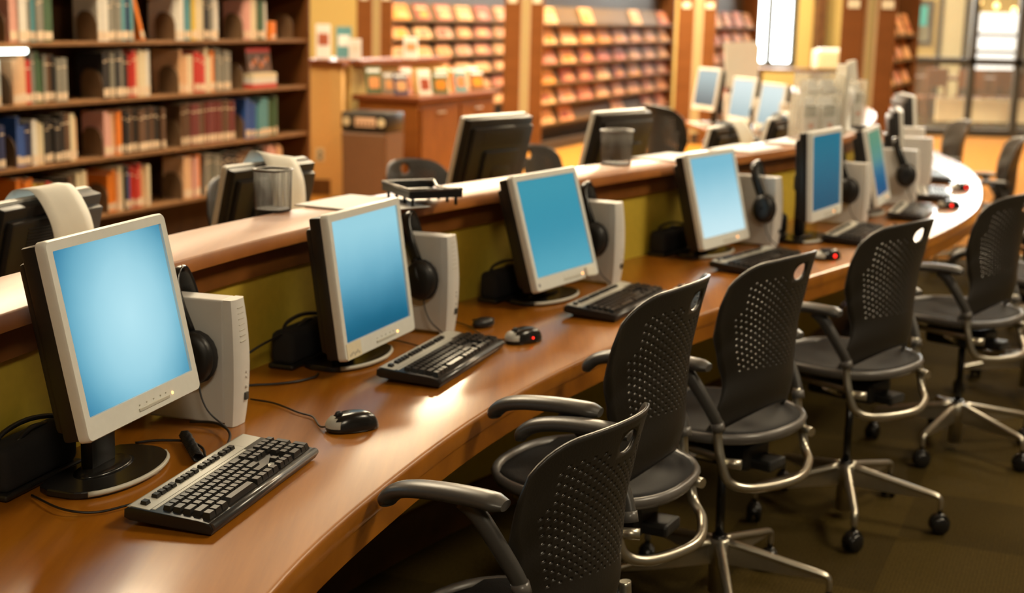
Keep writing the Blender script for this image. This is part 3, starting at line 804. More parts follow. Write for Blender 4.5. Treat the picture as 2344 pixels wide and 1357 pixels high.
# ------------------------------------------------------------------ headsets straddling the towers
def make_headset():
    t = thing('headset', 'x', 'headset', (0, 0, 0), 90)
    # frame: x across the tower, y along its depth, z up; origin at tower top centre
    hw = TW/2+.012
    LO, HI = (-.048, -.125), (.010, -.085)          # (y, z) of the cup on the open side and of the cup behind
    bm = BM()
    tube(bm, [(-hw-.010, -.030, -.075), (-hw-.008, -.006, -.02), (-hw+.004, .012, .022), (-hw*.5, .018, .044), (0, .022, .050), (hw*.5, .026, .044), (hw-.004, .024, .022), (hw+.008, .018, -.015), (hw+.010, .012, -.05)], .012, 8, sm=5, flat=(1.5, .45))
    obj('headband', bm, M['blackg'], t)
    for s, (cy, cz) in ((-1, LO), (1, HI)):
        bm = BM()
        lathe(bm, [(.0, .026), (.026, .026), (.040, .022), (.046, .012), (.044, .0)], 20, sy=1.22, cap=False)
        xform(bm, Matrix.Translation((s*(hw+.014), cy, cz)) @ Matrix.Rotation(R(90*s), 4, 'Y') @ Matrix.Rotation(R(90), 4, 'Z'))
        e = obj('earcup', bm, M['black'], t)
        bm = BM(); tube(bm, [(s*(hw+.010), cy+.037*math.cos(2*math.pi*k/18), cz+.045*math.sin(2*math.pi*k/18)) for k in range(19)], .013, 8); obj('ear_cushion', bm, M['foam'], e)
        bm = BM(); tube(bm, [(s*(hw+.040), cy, cz), (s*(hw+.034), cy+.01, cz+.035), (s*(hw+.012), cy+.02, cz+.055)], .006, 6, sm=3); obj('yoke', bm, M['blackmetal'], e)
    bm = BM(); tube(bm, [(-hw-.022, -.058, -.176), (-hw-.03, -.07, -.21), (-hw-.032, -.09, -.240), (-hw-.03, -.125, -.266)], .0022, 6, sm=5); obj('cord', bm, M['cord'], t)
    return t
hs = make_headset()
HL = [(0, .122, .0, 'black headset over the tower beside the pale blue screen'), (1, .115, .02, 'black headset over the tower beside the cream sticker monitor'), (2, .110, .0, 'black headset over the tower beside the teal screen'),
      (3, .08, .0, 'black headset with a large round earcup beside the palest screen'), (4, .115, -.01, 'black headset over the tower beside the dark blue screen'), (5, .09, .02, 'black headset over the tower beside the green and blue screen'),
      (8, .055, .0, 'black headset over the tower under the far grey screen'), (9, .08, -.02, 'black headset with round earcup on the far inner desk tower')]
for i, dy, dz, lab in HL:
    tws = towers[i]; a = 90-math.degrees(tws.rotation_euler.z)
    p = Matrix.Rotation(tws.rotation_euler.z, 4, 'Z') @ Vector((-TW/2, dy, 0))
    dup(hs, (tws.location.x+p.x, tws.location.y+p.y, DP+TH+.004), a, lab, 'headsets hung over the towers')
drop(hs)

# ------------------------------------------------------------------ black boxes and cable piles behind the monitors
def make_box():
    t = thing('equipment_box', 'x', 'box', (0, 0, 0), 90)
    bm = BM(); box(bm, (0, 0, .052), (.23, .066, .085), bevel=.018, seg=3); autosmooth(obj('case', bm, M['foam'], t), 50)
    bm = BM(); box(bm, (0, 0, .0065), (.24, .070, .013), bevel=.005); obj('base_plate', bm, M['black'], t)
    bm = BM(); tube(bm, [(-.09, .01, .088), (-.05, .018, .105), (.02, .015, .112), (.08, .0, .105), (.10, -.01, .09)], .005, 6, sm=4)
    tube(bm, [(-.05, -.01, .090), (0, -.005, .103), (.07, .01, .092)], .005, 6, sm=4); obj('cable', bm, M['cord'], t)
    return t
eb = make_box()
for (x, y), a, lab in [((-0.894, 2.543), 16, 'black rounded equipment box with cables behind the pale blue screen'),
                       ((-0.530, 3.538), 20, 'black rounded equipment box with cables behind the cream sticker monitor'),
                       ((-0.019, 4.421), 30, 'black rounded equipment box with cables behind the teal screen'),
                       ((0.600, 5.367), 34, 'black rounded equipment box with cables behind the palest screen'),
                       ((1.060, 5.799), 30, 'black rounded equipment box with cables behind the dark blue screen')]:
    dup(eb, (x, y, DP), a, lab, 'equipment boxes behind the monitors')
drop(eb)
def cable(name, pts, label, r=.003):
    bm = BM(); tube(bm, pts, r, 6, sm=6); tag(obj(name, bm, M['cord']), label, 'cable')
z = DZ+.0055
cable('desk_cable', [(-.60, 2.70, z), (-.62, 2.76, z), (-.66, 2.80, z), (-.72, 2.80, z), (-.76, 2.78, z)], 'black cable looping behind the base of the pale blue monitor')
cable('desk_cable', [(-.68, 3.22, z), (-.61, 3.255, z), (-.56, 3.27, z), (-.51, 3.30, z), (-.475, 3.345, z), (-.47, 3.38, z)], 'black cable lying on the wood beside the first computer tower')
cable('desk_cable', [(-.69, 3.02, z+.06), (-.65, 3.2, z+.06), (-.61, 3.36, z+.07), (-.56, 3.45, z+.085)], 'black cable running from the tower to the second equipment box')
cable('desk_cable', [(-.60, 2.64, z+.0), (-.57, 2.72, z+.006), (-.575, 2.82, z+.012), (-.62, 2.90, z+.01), (-.68, 2.92, z+.006)], 'black cable curling beside the coiled cord at the first tower')
# coiled cord under the first tower's side
bm = BM(); P = []
for k in range(150):
    q = k/149; an = q*2*math.pi*24
    P.append((-.605+.012*math.cos(an)-.06*q, 2.66+.15*q, DZ+.016+.010*math.sin(an)))
tube(bm, P, .0022, 5); tag(obj('coiled_cord', bm, M['cord']), 'black coiled cord lying between the first tower and keyboard', 'cable')
# loose headset microphone puck by keyboard two
t = thing('black_adapter', 'small black adapter lying between the second tower and its mouse', 'adapter', (-.08, 3.98, DP), 40)
bm = BM(); lathe(bm, [(.034, 0), (.040, .008), (.036, .020), (.020, .025), (.001, .026)], 20, sy=.62); obj('case', bm, M['black'], t)
bm = BM()
for k in range(9): tube(bm, [(-.028+.007*k, -.018, .021), (-.028+.007*k, .018, .021)], .0016, 5)
obj('grip_ribs', bm, M['cord'], t)

# ------------------------------------------------------------------ things on the ledge
LZ = LZ0+.0012
def pencil_cup(loc, r, h, a, label, dark=False):
    t = thing('pencil_cup', label, 'pencil cup', loc, a, 'wire pencil cups on the ledge')
    nx, nz = 56, 34; bm = BM()
    # woven wire: vertical and horizontal strands as thin ribs
    def sq(an, rr):
        c, s = math.cos(an), math.sin(an); e = .62
        return rr*math.copysign(abs(c)**e, c), rr*math.copysign(abs(s)**e, s)
    for k in range(nx):
        x, y = sq(2*math.pi*k/nx, r)
        tube(bm, [(x, y, .004), (x*1.06, y*1.06, h)], .00062, 4)
    for j in range(1, nz):
        q = 1+.06*j/nz
        P = [(*sq(2*math.pi*k/32, r*q), .004+(h-.004)*j/nz) for k in range(33)]
        tube(bm, P, .00055, 4, cap=False)
    obj('wire_mesh', bm, M['steel'], t)
    bm = BM(); tube(bm, [(*sq(2*math.pi*k/32, r*1.07), h) for k in range(33)], .0035, 8, cap=False); obj('rim', bm, M['steel'], t)
    bm = BM(); prism(bm, [sq(2*math.pi*k/32, r*1.0) for k in range(32)], 0, .006, 'z'); obj('bottom', bm, M['blackmetal'], t)
pencil_cup((-.655, 3.835, LZ), .043, .112, 22, 'tall silver wire pencil cup standing on the ledge before a draped monitor')
pencil_cup((.375, 5.30, LZ), .050, .125, 33, 'dark wire pencil cup standing on the ledge beside white papers')
t = thing('letter_tray', 'black wire letter tray on short legs on the ledge', 'tray', (-.268, 4.09, LZ+.0016), 64)
bm = BM(); box(bm, (0, 0, .024), (.16, .215, .003))
obj('tray_floor', bm, M['blackmetal'], t)
bm = BM()
for sx, sy, lx, ly in ((0, .1075, .16, .004), (0, -.1075, .16, .004), (-.08, 0, .004, .215)): box(bm, (sx, sy, .035), (lx, ly, .022))
obj('tray_wall', bm, M['blackmetal'], t)
bm = BM(); tube(bm, [(.08, -.1075, .047), (-.08, -.1075, .047), (-.08, .1075, .047), (.08, .1075, .047)], .005, 8); tube(bm, [(.08, .1075, .047), (.08, .08, .033), (.08, -.08, .033), (.08, -.1075, .047)], .0045, 8); obj('tray_rim', bm, pm('rim_steel', (.25, .25, .25), .25, .8, noise=.05, scale=40), t)
for sx in (-.066, .066):
    for sy in (-.095, -.032, .032, .095):
        bm = BM(); tube(bm, [(sx, sy, .0), (sx, sy, .024)], .005, 8); obj('leg', bm, M['blackmetal'], t)
bm = BM(); box(bm, (.0, .0, .0305), (.09, .13, .006)); tag(obj('paper_stack', bm, M['white'], loc=(-.268, 4.09, LZ), rot=(0, 0, R(90-64))), 'thin stack of white slips lying in the black letter tray', 'paper')
def ledge_paper(x, y, a, w, d, h, label):
    bm = BM(); n = max(1, int(h/.0012))
    for k in range(n):
        st = len(bm.verts); box(bm, (0, 0, .0006+k*.0012), (w, d, .001)); xform(bm, Matrix.Rotation(R(rnd.uniform(-1.5, 1.5)), 4, 'Z'), st)
    tag(obj('paper_stack', bm, M['white'], loc=(x, y, LZ), rot=(0, 0, R(90-a))), label, 'paper', 'loose papers on the ledge')
ledge_paper(-.46, 4.02, 28, .28, .20, .005, 'stack of white papers on the ledge behind the cream sticker monitor')
ledge_paper(-.335, 3.985, 50, .16, .12, .002, 'white sheet lying half under the black letter tray')
ledge_paper(.62, 5.62, 34, .30, .20, .004, 'white papers on the ledge beside the dark wire cup')
ledge_paper(.98, 6.08, 33, .34, .20, .005, 'white papers on the ledge above the palest screen')
ledge_paper(1.25, 6.42, 32, .22, .20, .006, 'white papers on the ledge before the leaflet holder')
clear = pm('frosted_acrylic', (.80, .78, .70), .25, noise=.04, scale=20)
clear.node_tree.nodes['Principled BSDF'].inputs['Alpha'].default_value = .30
leaf = pm('leaflet_print', (.90, .88, .82), .7, noise=.25, scale=35)
redp = pm('red_print', (.75, .18, .10), .6, noise=.1, scale=30)
def holder(x, y, a, w, h, label, extra):
    t = thing('leaflet_holder', label, 'leaflet holder', (x, y, LZ), a, 'clear leaflet holders on the ledge')
    bm = BM()
    for sx in (-1, 1): box(bm, (sx*w/2, 0, h*.5), (.004, .10, h))
    box(bm, (0, .048, h*.5), (w, .004, h)); box(bm, (0, -.048, h*.36), (w, .004, h*.72)); box(bm, (0, 0, .003), (w, .10, .006)); box(bm, (0, 0, h*.36), (.004, .10, h*.72))
    obj('acrylic_case', bm, clear, t)
    for k, sx in enumerate((-.25, .25)):
        for q in range(2):
            bm = BM(); box(bm, (sx*w, -.02+.03*q, h*.42+.03*q), (w*.42, .012, h*.72), mi=0); box(bm, (sx*w+.01, -.0265+.03*q, h*.30), (.03, .002, .022), mi=1)
            box(bm, (sx*w, -.0265+.03*q, h*.62), (w*.30, .002, .05), mi=2)
            tag(obj('leaflet', bm, [leaf, redp, M['greyprint']], loc=(x, y, LZ), rot=(0, 0, R(90-a))), '%s leaflet in the %s compartment of the %s holder' % (('front', 'rear')[q], ('first', 'second')[k], extra), 'leaflet', 'leaflets in the holders')
holder(1.40, 6.70, 58, .24, .21, 'low clear leaflet holder on the ledge above the dark blue screen', 'low')
holder(1.45, 6.92, 60, .22, .30, 'clear leaflet holder on the ledge, just behind the low one', 'middle')
holder(1.72, 7.45, 62, .16, .25, 'clear leaflet holder on the ledge near its bend', 'bend-side')
bm = BM(); box(bm, (0, 0, .165), (.05, .03, .33), rot=Matrix.Rotation(R(-10), 3, 'Y'), bevel=.003); tag(obj('white_box', bm, M['paper'], loc=(1.82, 7.78, LZ+.01), rot=(0, 0, R(30))), 'tall narrow white carton leaning behind the bend-side leaflet holder', 'box')
bm = BM(); box(bm, (0, 0, .17), (.022, .09, .34), bevel=.002); tag(obj('sign_stand', bm, M['paper'], loc=(1.58, 6.98, LZ), rot=(0, 0, R(20))), 'narrow upright cream card stand between the leaflet holders', 'sign')
bm = BM(); lathe(bm, [(.05, 0), (.052, .01), (.016, .018), (.014, .12), (.028, .14), (.032, .19), (.020, .215), (.001, .22)], 16); tag(obj('desk_scanner', bm, M['white'], loc=(1.66, 7.18, LZ)), 'small white hand scanner on its stand between leaflet holders', 'scanner')
bm = BM(); box(bm, (0, 0, .012), (.20, .10, .022), bevel=.006); tag(obj('stapler_tray', bm, M['black'], loc=(1.70, 7.30, LZ), rot=(0, 0, R(28))), 'flat black holder on the ledge before the bend-side leaflets', 'tray')
bm = BM(); prism(bm, [(-.14, 0), (.14, 0), (.16, .36), (.12, .40), (-.16, .38)], -.01, .01, 'y'); tag(obj('notice_board', bm, M['paper'], loc=(1.93, 12.36, 1.045), rot=(R(-6), 0, R(12))), 'large blank cream notice sheet standing above the far inner desk', 'sign')
bm = BM(); box(bm, (0, 0, .15), (.20, .02, .30)); tag(obj('notice_stand', bm, M['cabtop'], loc=(1.93, 12.39, DP), rot=(0, 0, R(12))), 'brown stand that holds up the large cream notice', 'stand')
# keyboards and mice of the far inner desk
k = kbs[0]
for (x, y), a, lab in [((1.57, 11.3), 168, 'keyboard on the far inner desk below the grey screen'), ((1.60, 10.75), 168, 'keyboard on the far inner desk below the pale screen')]:
    d = dup(kbs[7], (x, y, DZ+.004), a, lab, 'keyboards on the far inner desk')
    d.rotation_euler = (Matrix.Rotation(R(90-a), 3, 'Z') @ Matrix.Rotation(R(3.4), 3, 'X')).to_euler()

# ------------------------------------------------------------------ bookcase with books
A0 = 22.5
bc = thing('bookcase', 'long brown bookcase full of books behind the counter', 'bookcase', (-1.52, 10.40, 0), A0)
BL = 6.2
SZ = [.08, .41, .745, 1.08, 1.41, 1.745]
bm = BM(); box(bm, (-BL/2, .33, 1.05), (BL, .02, 2.1)); obj('back_panel', bm, M['casebrown'], bc)
bm = BM(); box(bm, (.012, .17, 1.05), (.024, .36, 2.1)); obj('end_panel', bm, M['panel'], bc)
bm = BM(); box(bm, (-BL/2, .17, .035), (BL, .30, .07)); obj('plinth', bm, M['casebrown'], bc)
for z_ in SZ:
    bm = BM(); box(bm, (-BL/2, .16, z_-.012), (BL, .32, .024), bevel=.003); obj('shelf', bm, M['shelf'], bc)
CM = {}
def cover(name, col):
    if name not in CM: CM[name] = pm('cover_'+name, col, .55, noise=.12, scale=30)
    return CM[name]
PAL = dict(peach=(.80, .46, .24), cream=(.80, .66, .42), white=(.78, .72, .62), pink=(.75, .38, .30), red=(.60, .035, .02), maroon=(.18, .03, .025), orange=(.85, .22, .015), yellow=(.72, .48, .06),
           lime=(.45, .50, .04), green=(.06, .12, .05), teal=(.10, .30, .33), blue=(.035, .10, .35), navy=(.02, .03, .10), grey=(.26, .24, .19), black=(.022, .018, .016), brown=(.13, .06, .025), purple=(.16, .07, .16))
SHN = {1: 'lowest', 2: 'third', 3: 'second', 4: 'upper', 5: 'topmost'}
count = {}
def book(x, w, h, d, z_, c, shelf, grp_label, lean=0., lying=False, y0=.012):
    bm = BM()
    box(bm, (0, d/2, h/2), (w, d, h), mi=0)
    box(bm, (0, d*.5+.004, h-.004+.0005), (w*.74, d*.92, .009), mi=1)
    if not lying: box(bm, (0, -.0004, h*.11+.006), (w*.96, .0012, h*.17), mi=2)
    if c in ('black', 'maroon', 'navy', 'brown', 'red', 'grey') and not lying: box(bm, (0, -.0003, h*.80), (w*.8, .001, h*.03), mi=2)
    o = obj('book', bm, [cover(c, PAL[c]), M['page'], M['label']])
    L = Matrix.Translation((-1.52, 10.40, 0)) @ Matrix.Rotation(R(90-A0), 4, 'Z')
    if lying: Q = Matrix.Translation((x, y0, z_)) @ Matrix.Rotation(R(90), 4, 'Y') @ Matrix.Translation((-w/2, 0, 0))
    else: Q = Matrix.Translation((x, y0+rnd.uniform(0, .02), z_+.001)) @ Matrix.Rotation(R(lean), 4, 'Y')
    o.matrix_world = L @ Q
    key = (shelf,)
    count[key] = count.get(key, 0)+1
    return o
shelf_books = {k: [] for k in range(1, 6)}
def group(shelf, x0, x1, cols, hmin=.22, hmax=.28, tmin=.026, tmax=.046):
    x = x0; i = 0
    while x < x1-.02:
        w = rnd.uniform(tmin, tmax); c = cols[min(len(cols)-1, int((x-x0)/(x1-x0)*len(cols)))]
        h = rnd.uniform(hmin, hmax)
        o = book(x+w/2, w-.002, h, rnd.uniform(.16, .21), SZ[shelf], c, shelf, '')
        shelf_books[shelf].append((x, o, c, h)); x += w; i += 1
# local x of pixels on the front plane (bookcase frame)
def lx(px):
    # camera ray with height term ignored: plane through (-1.5,10.4) along UX
    t = (px-1172)/3255*1.012-.0045
    # point (-1.5+s*ux, 10.4+s*uy): x = t*y
    return (t*10.40+1.52)/(UX.x-t*UX.y)
def G(shelf, p0, p1, cols, *a): group(shelf, lx(p0), lx(p1), cols, *a)
G(4, 60, 160, ['pink', 'white', 'grey', 'teal', 'grey', 'green', 'black'], .24, .29)
G(4, 258, 338, ['white', 'grey', 'grey', 'teal', 'navy', 'teal'], .24, .29)
G(4, 430, 526, ['white', 'teal', 'yellow', 'cream', 'black', 'grey', 'white'], .25, .29)
G(4, 583, 636, ['pink', 'cream', 'green', 'white'], .24, .28)
G(3, 2, 36, ['cream', 'white', 'cream'], .19, .25)
G(3, 62, 182, ['peach', 'peach', 'red', 'grey', 'green', 'grey', 'brown', 'black', 'grey', 'purple'], .23, .28)
G(3, 265, 372, ['black', 'grey', 'black', 'grey', 'black', 'red', 'peach', 'cream', 'white', 'lime'], .25, .28)
G(3, 438, 550, ['peach', 'cream', 'red', 'red', 'cream', 'orange', 'grey', 'grey', 'grey'], .22, .28)
G(2, 5, 42, ['navy', 'navy', 'blue'], .22, .27)
G(2, 68, 205, ['blue', 'navy', 'white', 'cream', 'black', 'black', 'black', 'brown', 'cream', 'peach'], .22, .27)
G(2, 262, 400, ['pink', 'peach', 'orange', 'black', 'brown', 'black', 'brown', 'black', 'brown', 'black', 'brown'], .24, .27)
G(2, 438, 558, ['brown', 'maroon', 'brown', 'maroon', 'maroon', 'brown', 'maroon'], .26, .275)
G(2, 582, 655, ['blue', 'blue', 'teal', 'teal', 'green', 'green'], .22, .28)
G(1, 60, 95, ['orange', 'orange'], .25, .27)
G(1, 96, 182, ['yellow', 'yellow', 'red', 'peach', 'grey', 'navy', 'black', 'brown'], .20, .26)
G(1, 196, 222, ['cream', 'peach'], .25, .27)
G(1, 270, 366, ['orange', 'peach', 'cream', 'black', 'blue', 'red', 'red', 'peach', 'cream', 'peach'], .22, .28)
G(1, 440, 482, ['peach', 'pink', 'orange'], .24, .28)
G(1, 490, 620, ['grey', 'black', 'brown', 'black'], .23, .27)
G(1, 628, 668, ['pink', 'peach'], .24, .27)
# leaning and lying ones
o = book(lx(356)+.01, .03, .26, .18, SZ[4]+.004, 'orange', 4, '', lean=-19); shelf_books[4].append((lx(352), o, 'orange', .26)); o['_l'] = 'leaning'
o = book(lx(648), .06, .12, .13, SZ[4], 'orange', 4, ''); shelf_books[4].append((lx(648), o, 'orange', .12))
for k, (c, w) in enumerate((('red', .03), ('white', .04), ('cream', .03))):
    o = book(lx(625), w, .30, .20, SZ[3]+[0, .031, .072][k], c, 3, '', lying=True); o.location -= UX*.15; shelf_books[3].append((lx(618)+.001*k, o, c, .2)); o['_l'] = 'lying flat'
bm = BM(); box(bm, (0, 0, .082), (.30, .02, .165), mi=0); box(bm, (0, -.011, .15), (.30, .002, .03), mi=1)
for k in range(6): lathe(bm, [(.001, 0), (.022+.006*(k % 2), .001), (.001, .002)], 10, mi=2+k % 2) if False else box(bm, (-.10+.04*k, -.011, .05+.02*(k % 3)), (.030, .002, .035), mi=2+k % 2)
o = obj('picture_book', bm, [cover('brown', PAL['brown']), cover('red', PAL['red']), cover('pink', PAL['pink']), cover('orange', PAL['orange'])])
o.matrix_world = Matrix.Translation((-1.52, 10.40, 0)) @ Matrix.Rotation(R(90-A0), 4, 'Z') @ Matrix.Translation((lx(625), .06, SZ[3]+.105)) @ Matrix.Rotation(R(-8), 4, 'X')
tag(o, 'red-topped picture book displayed face out above flat books', 'book')
for s, lst in shelf_books.items():
    lst.sort(key=lambda q: q[0]); per = {}
    for x, o, c, h in lst:
        if '_l' in o: st = o['_l']+' '; del o['_l']
        else: st = 'tall ' if h > .262 else 'short ' if h < .235 else ''
        kk = (st, c); per.setdefault(kk, []).append(o)
    for (st, c), os_ in per.items():
        for i, o in enumerate(os_):
            pos = 'only' if len(os_) == 1 else ORD[min(i, 19)]
            tag(o, '%s %s%s book along the %s shelf of the brown bookcase' % (pos, st, c, SHN[s]), 'book', 'books in the brown bookcase')
# bookends
L = Matrix.Translation((-1.52, 10.40, 0)) @ Matrix.Rotation(R(90-A0), 4, 'Z')
be = None
for s, pxs in ((4, (50, 255, 428, 578, 688)), (3, (56, 262, 433, 577)), (2, (62, 259, 435, 578)), (1, (267, 436))):
    for i, px in enumerate(pxs):
        if be is None:
            bm = BM()
            pts = [(.0, 0), (.0, .10), (.012, .135), (.045, .165), (.085, .172), (.12, .165), (.145, .13), (.15, .10), (.15, 0)]
            prism(bm, pts, -.002, .002, 'x'); box(bm, (-.025, .08, .002), (.046, .12, .004)); be = obj('bookend', bm, M['bookend'])
            o = be
        else:
            o = be.copy(); COL.objects.link(o)
        o.matrix_world = L @ Matrix.Translation((lx(px)-.008, .012, SZ[s]+.001))
        tag(o, '%s brown metal bookend along the %s shelf of the brown bookcase' % (ORD[i], SHN[s]), 'bookend', 'bookends in the brown bookcase')
t = thing('shelf_tube', 'bright glowing tube under the upper bookcase shelf', 'lamp', (-2.655, 7.66, 1.368), A0)
bm = BM(); tube(bm, [(-.9, -.045, .0), (.0, -.045, .0)], .017, 12); obj('tube', bm, M['glowtube'], t)  # bright streak at the shelf modelled as a glowing tube
bm = BM(); box(bm, (-.45, -.03, .014), (.95, .05, .008)); obj('housing', bm, M['sign'], t)

# ------------------------------------------------------------------ magazine ranges
MAGC = [(0.747, 0.327, 0.123), (0.789, 0.390, 0.158), (0.661, 0.252, 0.102), (0.547, 0.164, 0.090), (0.747, 0.277, 0.034), (0.774, 0.429, 0.202), (0.374, 0.088, 0.046), (0.631, 0.303, 0.192)]
MM = [pm('magazine_%d' % i, c, .6, noise=.35, scale=9, spec=.08) for i, c in enumerate(MAGC)]
def rack(px, py, length, ncols, rows, z0, pitch, label, key, sign=True, face=.26, HT=2.2, skip=()):
    """double-faced magazine range: origin at the near right corner of its end panel; runs along UX, face looks along NX"""
    t = thing('magazine_rack', label, 'rack', (px, py, 0), A0, 'magazine ranges')
    W2 = .50
    # end panels facing us (two boards and a light strip)
    for y0, y1 in ((.0, .165), (.285, W2)):
        bm = BM(); box(bm, (-.015, (y0+y1)/2, HT/2), (.03, y1-y0, HT), bevel=.003); p = obj('end_panel', bm, M['panel'], t)
        bm = BM(); box(bm, (-.033, (y0+y1)/2, 1.79), (.006, .11, .075)); obj('range_sign', bm, M['sign'], p)
    bm = BM(); box(bm, (-.004, .225, HT/2), (.03, .12, HT-.3)); 
    o = obj('end_strip', bm, M['strip'], t)
    bm = BM(); box(bm, (-.021, .225, HT/2), (.006, .045, HT-.3)); obj('strip_groove', bm, M['stripg'], o)
    bm = BM(); box(bm, (length/2, W2*.5, HT/2), (length, .03, HT)); obj('back_panel', bm, M['rackdark'], t)
    bm = BM(); box(bm, (length/2, W2*.25, .06), (length, W2*.5, .12)); obj('plinth', bm, M['rackdark'], t)
    bm = BM(); box(bm, (length/2, W2*.25, HT-.03), (length, W2*.5, .06)); obj('top_board', bm, M['rackdark'], t)
    bm = BM(); box(bm, (length+.015, W2/2, HT/2), (.03, W2, HT)); obj('far_panel', bm, M['panel'], t)
    cw = length/ncols; n = 0
    bm = BM(); box(bm, (length/2, -.42, 2.46), (length*.9, .10, .05), bevel=.01)
    for q in (.15, .85): tube(bm, [(length*q, .04, HT-.02), (length*q, -.2, 2.42), (length*q, -.42, 2.47)], .012, 6, sm=3)
    o = obj('range_lamp', bm, M['sign'], t)
    lt = area('range_light', (0, 0, 0), length*.85, .08, 13*length/5, (1, .70, .36))
    lt.parent = o; lt.location = (length/2, -.42, 2.425); lt.rotation_euler = (R(-14), 0, 0)
    lean = R(22)
    for r in range(rows):
        zz = z0+pitch*r
        bm = BM()
        y1, y2 = .058+pitch*math.sin(lean), zz+pitch*.98*math.cos(lean)
        prism(bm, [(.012, zz-.012), (.012, zz+.022), (.020, zz+.022), (.024, zz), (.056, zz), (y1, y2), (y1+.008, y2), (.062, zz-.012)], 0, length, 'x')
        obj('sloped_shelf', bm, M['rackshelf'], t)
        for c in range(ncols):
            if (r, c) in skip: continue
            bm = BM(); w = cw*rnd.uniform(.60, .78); h = pitch*rnd.uniform(.88, .99)
            box(bm, (0, 0, h/2), (w, .006, h), mi=0)
            box(bm, (w*rnd.uniform(-.1, .1), -.0038, h*.78), (w*.8, .0012, h*.14), mi=1)
            box(bm, (w*rnd.uniform(-.15, .15), -.0038, h*.38), (w*.55, .0012, h*.34), mi=2)
            a, b, d = rnd.sample(range(8), 3)
            o = obj('magazine', bm, [MM[a], MM[b], MM[d]])
            o.matrix_world = Matrix.Translation((px, py, 0)) @ Matrix.Rotation(R(90-A0), 4, 'Z') @ Matrix.Translation((cw*(c+.5), .042, zz+.004)) @ Matrix.Rotation(-lean, 4, 'X')
            tag(o, '%s magazine in row %s from the bottom of the %s range' % (ORD[c], ('one', 'two', 'three', 'four', 'five', 'six', 'seven')[r], key), 'magazine', 'magazines on the %s range' % key)
    return t
rack(.30, 17.0, 5.4, 8, 6, .32, .237, 'magazine range with two wooden end panels, second from the bookcase', 'middle', skip={(0, 2), (0, 3), (0, 5), (5, 1), (5, 3), (5, 4), (5, 6)})
rack(-1.56, 18.0, 5.2, 8, 6, .32, .237, 'magazine range with wooden end panels, nearest the bookcase', 'bookcase-side')
rack(2.535, 18.6, 2.35, 4, 6, .32, .237, 'magazine range with wooden end panels, beside the daylit window', 'window-side')
rack(3.49, 13.4, 1.65, 3, 6, .32, .237, 'magazine range with wooden end panels, before the glass partition', 'partition-side')

# ------------------------------------------------------------------ service desk, cabinet, bin
sd = thing('service_desk', 'tall tan service desk with a dark red wooden cap', 'desk', (-1.82, 12.6, 0), 90)
bm = BM(); box(bm, (.105, .35, .575), (.21, .70, 1.13)); box(bm, (.26, .24, .575), (.10, .92, 1.13)); obj('body', bm, M['tan'], sd)
CF = Matrix.Translation((1.82, -12.6, 0)) @ Matrix.Translation((-.847, 12.3, 0)) @ Matrix.Rotation(R(90-A0), 4, 'Z')
bm = BM(); box(bm, (.98, .75, .575), (1.86, .12, 1.13)); xform(bm, CF); obj('side_body', bm, M['yellow'], sd)
bm = BM(); prism(bm, [(-.03, -.05), (.20, -.05), (.20, -.27), (.33, -.27), (.36, .10), (.36, .78), (-.03, .78)], 1.141, 1.19, 'z', bevel=.006); obj('cap', bm, M['cabtop'], sd)
bm = BM(); box(bm, (1.02, .78, 1.1655), (1.86, .34, .048), bevel=.006); xform(bm, CF); obj('side_cap', bm, M['cabtop'], sd)
bm = BM(); box(bm, (.10, -.010, .07), (.21, .02, .14)); obj('base_trim', bm, M['basewood'], sd)
bm = BM(); box(bm, (.09, -.004, .36), (.075, .006, .115), bevel=.002); p = obj('outlet', bm, M['beige'], sd)
bm = BM(); box(bm, (.09, -.008, .38), (.03, .004, .03)); box(bm, (.09, -.008, .335), (.03, .004, .03)); obj('sockets', bm, M['port'], p)
def on_desk(name, cx, cy, w, h, mats, label, cat, z_=1.194, d=.03, a=80):
    bm = BM(); box(bm, (0, 0, h/2), (w, d, h), bevel=.002, mi=0); box(bm, (0, -d/2-.001, h*.55), (w*.7, .002, h*.35), mi=1)
    tag(obj(name, bm, mats, loc=(cx, cy, z_), rot=(R(-8), 0, R(90-a))), label, cat)
on_desk('display_book', -1.74, 12.9, .13, .30, [M['white'], MM[3]], 'white face-out book standing at the front of the tan desk cap', 'book')
on_desk('display_book', -1.58, 13.1, .14, .28, [cover('teal', PAL['teal']), M['white']], 'blue-grey face-out book on the tan desk cap', 'book')
on_desk('card_stand', -1.44, 12.75, .11, .18, [M['white'], M['paper']], 'small white card stand at the corner of the tan desk cap', 'sign')
on_desk('display_book', -.98, 13.2, .13, .20, [M['white'], MM[5]], 'slanted white booklet farther along the tan desk cap', 'book')
cb = thing('display_cabinet', 'wooden display cabinet with doors beside the brown bin', 'cabinet', (-.847, 12.3, 0), A0)
bm = BM(); box(bm, (.86, .31, .425), (1.66, .58, .85)); obj('body', bm, M['cab'], cb)
bm = BM(); box(bm, (.86, .31, .876), (1.76, .66, .05), bevel=.01); obj('top', bm, M['cabtop'], cb)
for x in (.46, 1.27):
    bm = BM(); box(bm, (x, .010, .42), (.76, .018, .76), bevel=.003); d = obj('door', bm, M['cab'], cb)
    bm = BM(); box(bm, (x, -.008, .75), (.16, .012, .014), bevel=.003); obj('handle', bm, M['frame'], d)
dcols = ['green', 'grey', 'pink', 'yellow', 'green', 'navy', 'white', 'yellow', 'cream', 'black', 'teal', 'orange', 'brown', 'peach']
